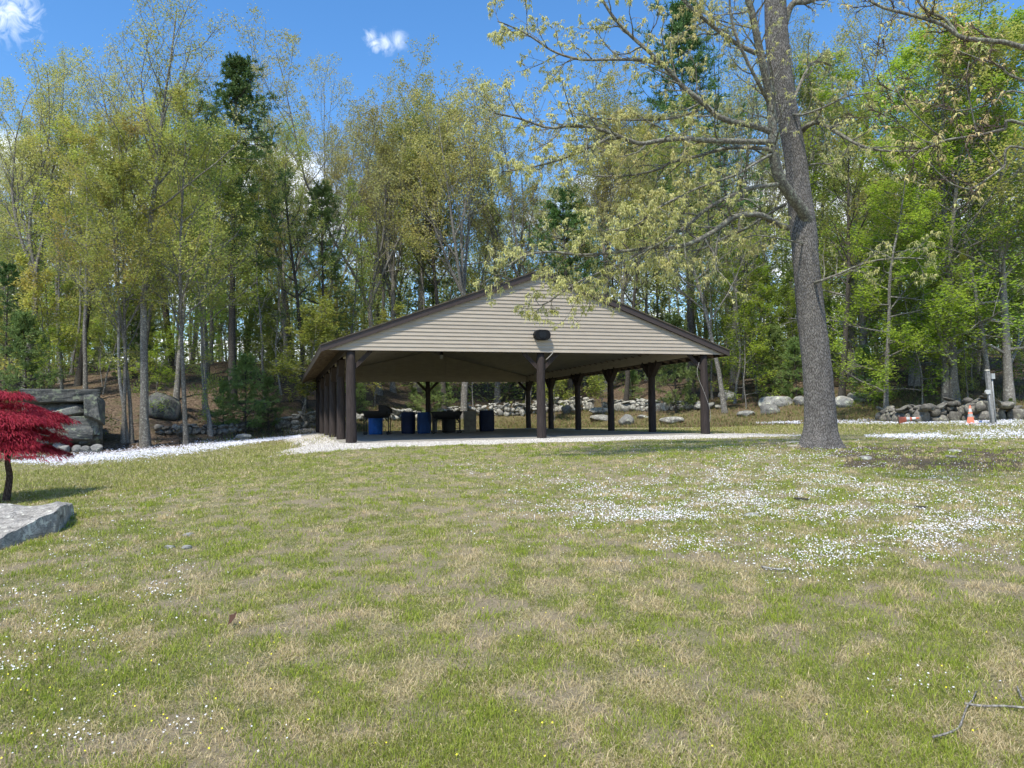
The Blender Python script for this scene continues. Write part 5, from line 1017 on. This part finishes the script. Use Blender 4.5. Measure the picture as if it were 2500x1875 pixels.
s_([(1846, 130, -1), (1800, 108, -1), (1750, 72, -1.1), (1712, 40, -1.2), (1668, 0, -1.2), (1630, -40, -1.2)], 13, 7)
s_([(1876, 250, -.9), (1850, 200, -1.3), (1822, 145, -1.4), (1800, 95, -1.5), (1785, 40, -1.5), (1780, -20, -1.6)], 10, 5)
s_([(1660, 480, -2), (1620, 500, -2.2), (1590, 520, -2.4), (1560, 545, -2.6), (1520, 562, -2.8), (1480, 560, -2.8)], 6, 2.5)
# right side
s_([(1960, 318, .1), (1975, 305, -.1), (2000, 300, -.2), (2050, 327, -.5), (2100, 355, -.8), (2160, 368, -1.0), (2245, 368, -1.2)], 16, 4)
s_([(1930, 277, 0), (1958, 280, -.4), (2010, 262, -.6), (2070, 235, -.8), (2140, 225, -.9)], 8, 3)
s_([(1990, 690, -.3), (2003, 686, -.6), (2040, 672, -.8), (2120, 640, -1.0), (2200, 630, -1.1), (2255, 632, -1.1)], 9, 3)
s_([(1985, 600, .2), (1940, 590, -.5), (1890, 580, -.8), (1840, 575, -.9), (1790, 590, -.9)], 5, 2.5)
s_([(1915, 60, .2), (1935, 10, .1), (1975, 3, 0), (2020, -20, 0)], 20, 12)
s_([(1935, 250, .1), (1965, 180, .5), (1990, 150, .8), (2030, 160, 1.0)], 10, 4)
s_([(1945, 410, .1), (1990, 400, .5), (2040, 395, .9), (2080, 350, 1.2)], 6, 3)
# above the frame
s_([(1890, -60, 0), (1800, -200, .4), (1700, -330, .8), (1600, -400, 1)], 26, 6); s_([(1885, -180, 0), (1990, -300, -.4), (2120, -390, -1), (2230, -420, -1.4)], 26, 6)
mb = MB()
for P_, r_ in limbs+sub: mb.tube(P_, r_, 10)
link('limbs', mb.mesh('limbs', M['oak_branch'], True), oak)
# finer branching
cp = []; tips = []
def fine(P_, r_, m, t0, len0, dens=1.0):
    l = np.array([len0]); Pn = P_[None]; Rn = r_[None]
    s, D, l1, r1 = kids(Pn, Rn, l, m, t0, 1., 48, 1., rg, .5, .35); P1 = gen(s, D, l1, 8, .16, .01, rg); R1 = taper(np.minimum(r1, .022), .005, 8); a, b = tubes(P1, R1, 5); cp.append((a, b, np.zeros(len(a)), 1))
    s, D, l2, r2 = kids(P1, R1, l1, 5, .2, 1., 45, .45, rg, .6); P2 = gen(s, D, np.maximum(l2, .15), 5, .2, -.02, rg); R2 = taper(np.minimum(r2, .008), .003, 5); a, b = tubes(P2, R2, 3); cp.append((a, b, np.zeros(len(a)), 1))
    s, D, l3, r3 = kids(P2, R2, l2, 3, .3, 1., 40, .5, rg, .6); P3 = gen(s, D, np.maximum(l3, .10), 3, .2, -.02, rg); a, b = tubes(P3, taper(np.minimum(r3, .004), .002, 3), 3); cp.append((a, b, np.zeros(len(a)), 1))
    t = np.concatenate([P3[:, -1], P2[:, -1], P3[:, 1], P1[:, -1]]); t = t[rg.random(len(t)) < dens]; tips.append(t)
for i, (P_, r_) in enumerate(limbs+sub):
    Lm = np.linalg.norm(np.diff(P_, axis=0), axis=1).sum(); fine(P_, r_, int(3+Lm*3.4), .22 if i else .35, min(1.3, .45+Lm*.14) if r_[0] > .034 else .42, .8)
tips = np.concatenate(tips); tips = tips[tips[:, 2] > 2.2]; txc = np.interp(tips[:, 2], Ps[:, 2], Ps[:, 0]); tips = tips[~((np.abs(tips[:, 0]-txc+.06) < .42) & (rg.random(len(tips)) < .85))]
def clusters(tp_, nl, ls, rg, hang=.5, asp=.36):
    n = len(tp_); P0 = np.repeat(tp_, nl, 0); a = rg.random(n*nl)*6.283; D = unit(np.stack([np.cos(a), np.sin(a), rg.normal(-hang, .35, n*nl)], 1)); sz = (ls*rg.uniform(.6, 1.3, n*nl))[:, None]
    B = unit(np.cross(D, np.array([0, 0, 1.])))*sz*asp*.5; C_ = P0+D*sz*.55+np.array([0, 0, .012]); E_ = P0+D*sz-np.array([0, 0, 1])*sz*.25
    V = np.stack([P0, C_+B, E_, C_-B], 1).reshape(-1, 3); b = np.arange(n*nl)*4; return V, np.stack([b, b+1, b+2, b+3], 1), np.repeat(rg.random(n*nl), 4)
dt = np.abs(tips[:, 0]-np.interp(tips[:, 2], Ps[:, 2], Ps[:, 0])); tips = tips[rg.random(len(tips)) < .28+.60*sst(.8, 4.2, dt)]; a, b, r = clusters(tips, 6, .068, rg); cp.append((a, b, r, 0))
ct = tips[rg.random(len(tips)) < .55]; n = len(ct)*2; P0 = np.repeat(ct, 2, 0)+rg.normal(0, .015, (n, 3)); e = P0+np.stack([rg.normal(0, .02, n), rg.normal(0, .02, n), -rg.uniform(.05, .12, n)], 1); wv = np.stack([np.full(n, .0045), np.zeros(n), np.zeros(n)], 1)
cp.append((np.stack([P0-wv, P0+wv, e+wv, e-wv], 1).reshape(-1, 3), np.arange(n*4).reshape(-1, 4), np.repeat(rg.random(n)*.4+.6, 4), 0))
V, Q, A, MI = merge(cp); link('crown', mesh('crown', V, Q, attrs={'rnd': A}, mat=[M['leaf_fore'], M['oak_branch']], mi=MI), oak)
print('oak tips', len(tips))
# ------------------------------------------------------------------ overhanging branches from a tree outside the frame on the right
tg_ = Vector((8.6, 9.2, tz(8.6, 9.2))); ov = empty('overhanging_maple', tg_, 'near maple reaching in from the right edge with pinkish bronze young leaves', 'maple tree')
OVD = 8.4
def vpx(px, py, dd=0.): return np.array(at(px, py, OVD+dd)-tg_)
bt = smooth_path([[0, 0, -.3], [.05, 0, 1.5], [0, .05, 3.2], [-.1, 0, 5.0], [0, 0, 7.0]], 24); mb = MB().tube(bt, np.linspace(.17, .09, 24), 14); link('trunk', mb.mesh('trunk', M['gray_bark'], True), ov)
SB = []
def sv(pts, w0, w1, pre=None):
    P_ = [vpx(*p) for p in pts]
    if pre is not None: P_ = [np.array(pre)]+P_
    k = max(14, len(P_)*5); SB.append((smooth_path(P_, k), np.linspace(w0, w1, k)/2*OVD/FPX))
sv([(2510, 308), (2450, 316), (2386, 331), (2320, 340), (2283, 352), (2240, 372), (2215, 392)], 9, 3, (0, 0, 3.5))
sv([(2510, 366), (2450, 408), (2413, 435), (2370, 460), (2330, 452), (2300, 430), (2270, 400)], 7, 2.5, (0, 0, 3.1))
sv([(2305, 340), (2262, 306), (2205, 245), (2175, 185), (2158, 98)], 4.5, 2)
sv([(2283, 352), (2250, 340), (2190, 300), (2150, 282), (2110, 290)], 3, 1.5); sv([(2386, 331), (2370, 260), (2360, 200), (2366, 150)], 4, 2)
sv([(2510, 230, .6), (2420, 255, .6), (2330, 270, .6), (2250, 250, .6), (2180, 262, .6)], 5, 2, (0, 0, 4.0))
sv([(2510, 120, .8), (2420, 100, .8), (2350, 92, .8), (2300, 60, .8), (2230, 38, .8), (2160, 20, .8), (2120, 0, .8)], 15, 6, (0, 0, 4.8)); sv([(2340, 90, .8), (2310, 50, .8), (2255, 20, .8), (2230, -20, .8)], 9, 5)
sv([(2510, 200, 1.2), (2440, 160, 1.2), (2380, 140, 1.2), (2330, 120, 1.2)], 8, 3, (0, 0, 4.6)); sv([(2450, 408), (2420, 370), (2400, 340)], 3, 2)
mb = MB()
for P_, r_ in SB: mb.tube(P_, r_, 8)
link('branch', mb.mesh('branch', M['oak_branch'], True), ov)
cp = []; tips = []
rg = np.random.default_rng(91)
for P_, r_ in SB:
    Lm = np.linalg.norm(np.diff(P_[5:], axis=0), axis=1).sum(); fine(P_[5:], r_[5:], int(2+Lm*4.0), .1, .30, .09)
tips = np.concatenate(tips); 
low = tips[tips[:, 2] < 2.95+.0]; a, b, r = clusters(tips, 4, .075, rg, .6, .3); cp.append((a, b, r, 0)); V, Q, A, MI = merge(cp); link('crown', mesh('crown', V, Q, attrs={'rnd': A}, mat=[M['leaf_rust'], M['maple_bark']], mi=MI), ov); print('maple tips', len(tips))
# ------------------------------------------------------------------ crimson lace leaf maple
mg_, md = gpt(12, 1226); jm = empty('crimson_maple', mg_, 'small weeping lace leaf maple with deep crimson foliage at the left edge', 'maple tree'); rg = np.random.default_rng(4)
print('maple', md, mg_)
def jpx(px, py, dd=0.): return np.array(at(px, py, md+dd)-mg_)
mb = MB(); tr_ = smooth_path([jpx(12, 1240)-np.array([0, 0, .1]), jpx(14, 1222), jpx(18, 1190), jpx(20, 1160), jpx(14, 1130), jpx(16, 1105)], 24); tr_[:, 1] += np.linspace(0, .05, 24); mb.tube(tr_, np.linspace(.060, .036, 24), 10)
for e in [(60, 1078, 0), (-40, 1060, .2), (30, 1040, -.3), (-90, 1090, 0), (90, 1040, .3), (10, 1010, .3), (120, 1065, -.2), (-10, 1050, -.6)]:
    st = tr_[-1-rnd.randrange(3)]; ee_ = jpx(*e); md_ = (st+ee_)/2+np.array([0, 0, .12]); pp = smooth_path([st, st*.6+ee_*.4+np.array([0, 0, .10]), md_+np.array([rg.normal(0, .05), rg.normal(0, .05), .05]), ee_], 14); mb.tube(pp, np.linspace(.030, .010, 14), 6)
link('trunk', mb.mesh('trunk', M['maple_bark'], True), jm)
cen = jpx(-30, 1075); Rx = 182/FPX*md; top = jpx(-25, 952)[2]
pads = []
for i in range(120):
    a = rg.random()*6.283; q = rg.random()**.55; x_ = math.cos(a)*q; y_ = math.sin(a)*q; zt = cen[2]+(top-cen[2])*(1-q**3.2)+rg.normal(0, .07)-.04
    lay = rg.random(); zt -= lay**1.3*.62*(1-q*.45); zt = max(zt, jpx(0, 1098)[2]); pads.append((cen[0]+x_*Rx*(1-.22*lay+rg.normal(0, .05)), cen[1]+y_*Rx*.95, zt, .15+.22*rg.random(), x_, y_))
LP = []; LD = []
for (x_, y_, z_, r_, ox, oy) in pads:
    n = 430; a = rg.random(n)*6.283; q = np.sqrt(rg.random(n)); dx = np.cos(a)*q; dy = np.sin(a)*q
    LP.append(np.stack([x_+dx*r_, y_+dy*r_, z_-(dx*ox+dy*oy)*r_*.30-q*q*.06+rg.normal(0, .012, n)], 1)); LD.append(np.stack([dx*.5+ox*.9+rg.normal(0, .35, n), dy*.5+oy*.9+rg.normal(0, .35, n), -.15-.45*q+rg.normal(0, .25, n)], 1))
LP = np.vstack(LP); LD = unit(np.vstack(LD)); n = len(LP); sz = (.075*rg.uniform(.6, 1.3, n))[:, None]; B = unit(np.cross(LD, np.array([0, 0, 1.])))*.0062; E_ = LP+LD*sz-np.array([0, 0, .2])*sz
V = np.stack([LP, LP+LD*sz*.5+B, E_, LP+LD*sz*.5-B], 1).reshape(-1, 3); Q = np.arange(n*4).reshape(-1, 4)
link('crown', mesh('crown', V, Q, attrs={'rnd': np.repeat(rg.random(n), 4)}, mat=M['leaf_red']), jm)
# ------------------------------------------------------------------ cones, utility post, branch, boards
M['cone'] = plain('faded_orange_plastic', (.72, .20, .12), .6, .35, .12, 6); M['cone_dirty'] = plain('dirty_rubber_base', (.10, .07, .06), .8, .2, .3, 8)
mr_ = plain('grey_reflective_band', (.52, .53, .52), .4, .4, .1, 6); mr2 = plain('dull_reflective_band', (.34, .36, .36), .4, .4, .1, 6)
def cone(px, py, hpx, label, fallen=False):
    g, d = gpt(px, py); H = hpx*d/FPX; o = empty('traffic_cone', g, label, 'traffic cone')
    r = lambda t: .135*H/.71*(1-t)+.025*t; prof = lambda a, b, e=0: [(r(a)+e, a*H), (r(b)+e, b*H)]
    Mx = Matrix.Identity(4)
    base = 'cone_base'; b = link('cone_base', MB().box(-.2*H/.71, .2*H/.71, -.2*H/.71, .2*H/.71, 0, .03).mesh('base', M['cone_dirty'] if fallen else M['cone']), o)
    link('cone_body', MB().lathe([(r(0), .03)]+prof(.02, 1.0)+[(0, H)], 24).mesh('body', M['cone'], True), o)
    link('reflective_band', MB().lathe(prof(.40, .56, .003), 24).mesh('band', mr2, True), o); link('reflective_band', MB().lathe(prof(.66, .84, .003), 24).mesh('band', mr_, True), o)
    if fallen: o.rotation_euler = (0, R(84), R(-25)); o.location = g+Vector((0, 0, .2*H/.71))
    return o
cone(2370, 1036, 46, 'orange traffic cone with two grey bands standing by the utility post')
cone(2193, 1039, 46, 'orange traffic cone lying on its side in the leaves under the crooked tree', True)
g, d = gpt(2424, 1037); k = d/FPX; up = empty('utility_post', g, 'galvanised utility post with grey boxes on the flower strip at right', 'post')
ln = Vector((-8*k, 0, 133*k)); mwood = plain('grey_post', (.24, .24, .235), .8, .2, .25, 12)
link('post', MB().beam((0, 0, -.2), ln, 8*k, 8*k, (0, 1, 0)).mesh('post', mwood), up)
link('post_cap', MB().lathe([(0, .03), (5.5*k, .02), (5.5*k, -.02), (0, -.02)], 16).mesh('cap', plain('cream_cap', (.62, .60, .5), .5, .3), True), up, loc=ln)
link('conduit', MB().tube([[7*k, -.03, -.1], [3.5*k, -.03, 60*k], [1.0*k, -.03, 118*k]], 2.0*k, 8).mesh('conduit', M['galv'], True), up)
link('conduit', MB().tube([[-4.5*k, -.05, -.1], [-7*k, -.05, 55*k], [-9*k, -.05, 78*k]], 1.8*k, 8).mesh('conduit', M['galv'], True), up)
bx = MB().box(-4*k, 4*k, -.06, .03, 0, 13*k); link('junction_box', bx.mesh('box', plain('grey_plastic_box', (.36, .38, .39), .5, .3)), up, loc=(2*k, -.05, 112*k))
ob = MB(); V, Q = tubes(np.array([[[0, -.08, 0], [0, 0, 0]]]), np.array([[5.5*k, 5.5*k]]), 16); ob.add(V, Q, [[0, i+1, i] for i in range(1, 15)]); ob.box(0, 8*k, -.05, 0, -5*k, 5*k); link('outlet_box', ob.mesh('outlet', plain('pale_grey_box', (.45, .46, .46), .5, .3)), up, loc=(-13*k, -.03, 80*k))
for px, py, lb in [(2394, 1036, 'small blue flag marker in the grass right of the standing cone')]:
    g, d = gpt(px, py); e_ = empty('marker_flag', g, lb, 'marker'); link('flag', MB().box(-.06, .06, -.004, .004, .06, .14).mesh('flag', plain('blue_plastic', (.10, .17, .36), .5, .3)), e_); link('wire', MB().tube([[-.06, 0, -.05], [-.06, 0, .15]], .003, 5).mesh('wire', M['galv']), e_)
def ground_branch(name, paths, label, mat='gray_bark', lift=.012):
    g0, _ = gpt(*paths[0][0][0]); mb = MB()
    for pts, r0, r1 in paths:
        P_ = np.array([np.array(gpt(*p)[0]) for p in pts]); P_ = smooth_path(P_, 20); rr = np.linspace(r0, r1, 20); P_[:, 2] = terrain(P_[:, 0], P_[:, 1])+rr*.8+lift; mb.tube(P_-np.array(g0), rr, 7)
    link(name, mb.mesh(name, M[mat], True), label=label, cat='branch', loc=g0)
ground_branch('fallen_branch', [([(2278, 1815), (2320, 1803), (2342, 1790), (2352, 1765), (2361, 1740), (2376, 1718), (2384, 1700)], .005, .003), ([(2355, 1732), (2400, 1738), (2450, 1738), (2505, 1742)], .006, .005), ([(2498, 1722), (2490, 1705), (2484, 1688)], .005, .003)], 'crooked grey forked stick lying in the grass at lower right', 'pale_bark', .02)
ground_branch('fallen_twig', [([(1860, 1390), (1892, 1396), (1925, 1396)], .009, .007)], 'short pale stick in the lawn below the right flower drifts', 'pale_bark')
ground_branch('fallen_twig', [([(2310, 1119), (2335, 1121)], .03, .025)], 'pale stick lying on the bare dirt right of the oak', 'pale_bark'); ground_branch('fallen_twig', [([(1940, 1221), (1975, 1223)], .014, .01)], 'dark thin stick among the flowers left of centre right', 'dark_bark')
ground_branch('fallen_twig', [([(2232, 1242), (2265, 1243)], .012, .01)], 'dark thin twig between flower drifts near the right edge', 'dark_bark')
bd = plain('bleached_board', (.55, .50, .40), .8, .2, .15, 10)
for (p0, p1, lb) in [((1925, 1083), (1948, 1081), 'short bleached board lying left of the oak roots, upper one'), ((1928, 1091), (1942, 1092), 'short bleached board just below the other by the oak roots')]:
    a, _ = gpt(*p0); b, _ = gpt(*p1); m_ = (a+b)/2; link('wooden_board', MB().beam((a-m_)+Vector((0, 0, .03)), (b-m_)+Vector((0, 0, .03)), .12, .03).mesh('board', bd), label=lb, cat='board', loc=m_)
g, d = gpt(555, 1536); mdl = MT('dead_oak_leaf', .7, .2); mdl.color((.07, .035, .022)); V = []; 
lv = MB().add([[0, 0, 0], [.03, .012, .02], [.06, .0, .035], [.09, .015, .03], [.02, -.02, .015], [.05, -.025, .03], [.045, .03, .03]], None, [[0, 1, 4], [1, 2, 4], [2, 5, 4], [2, 3, 5], [1, 6, 2]]); link('dead_leaf', lv.mesh('leaf', mdl.m), label='single curled dark brown leaf in the near lawn left of centre', cat='leaf', loc=g+Vector((0, 0, .02)), rot=(.2, -.5, .8))
print('objects', len(bpy.data.objects), 'verts', sum(len(m_.vertices) for m_ in bpy.data.meshes))
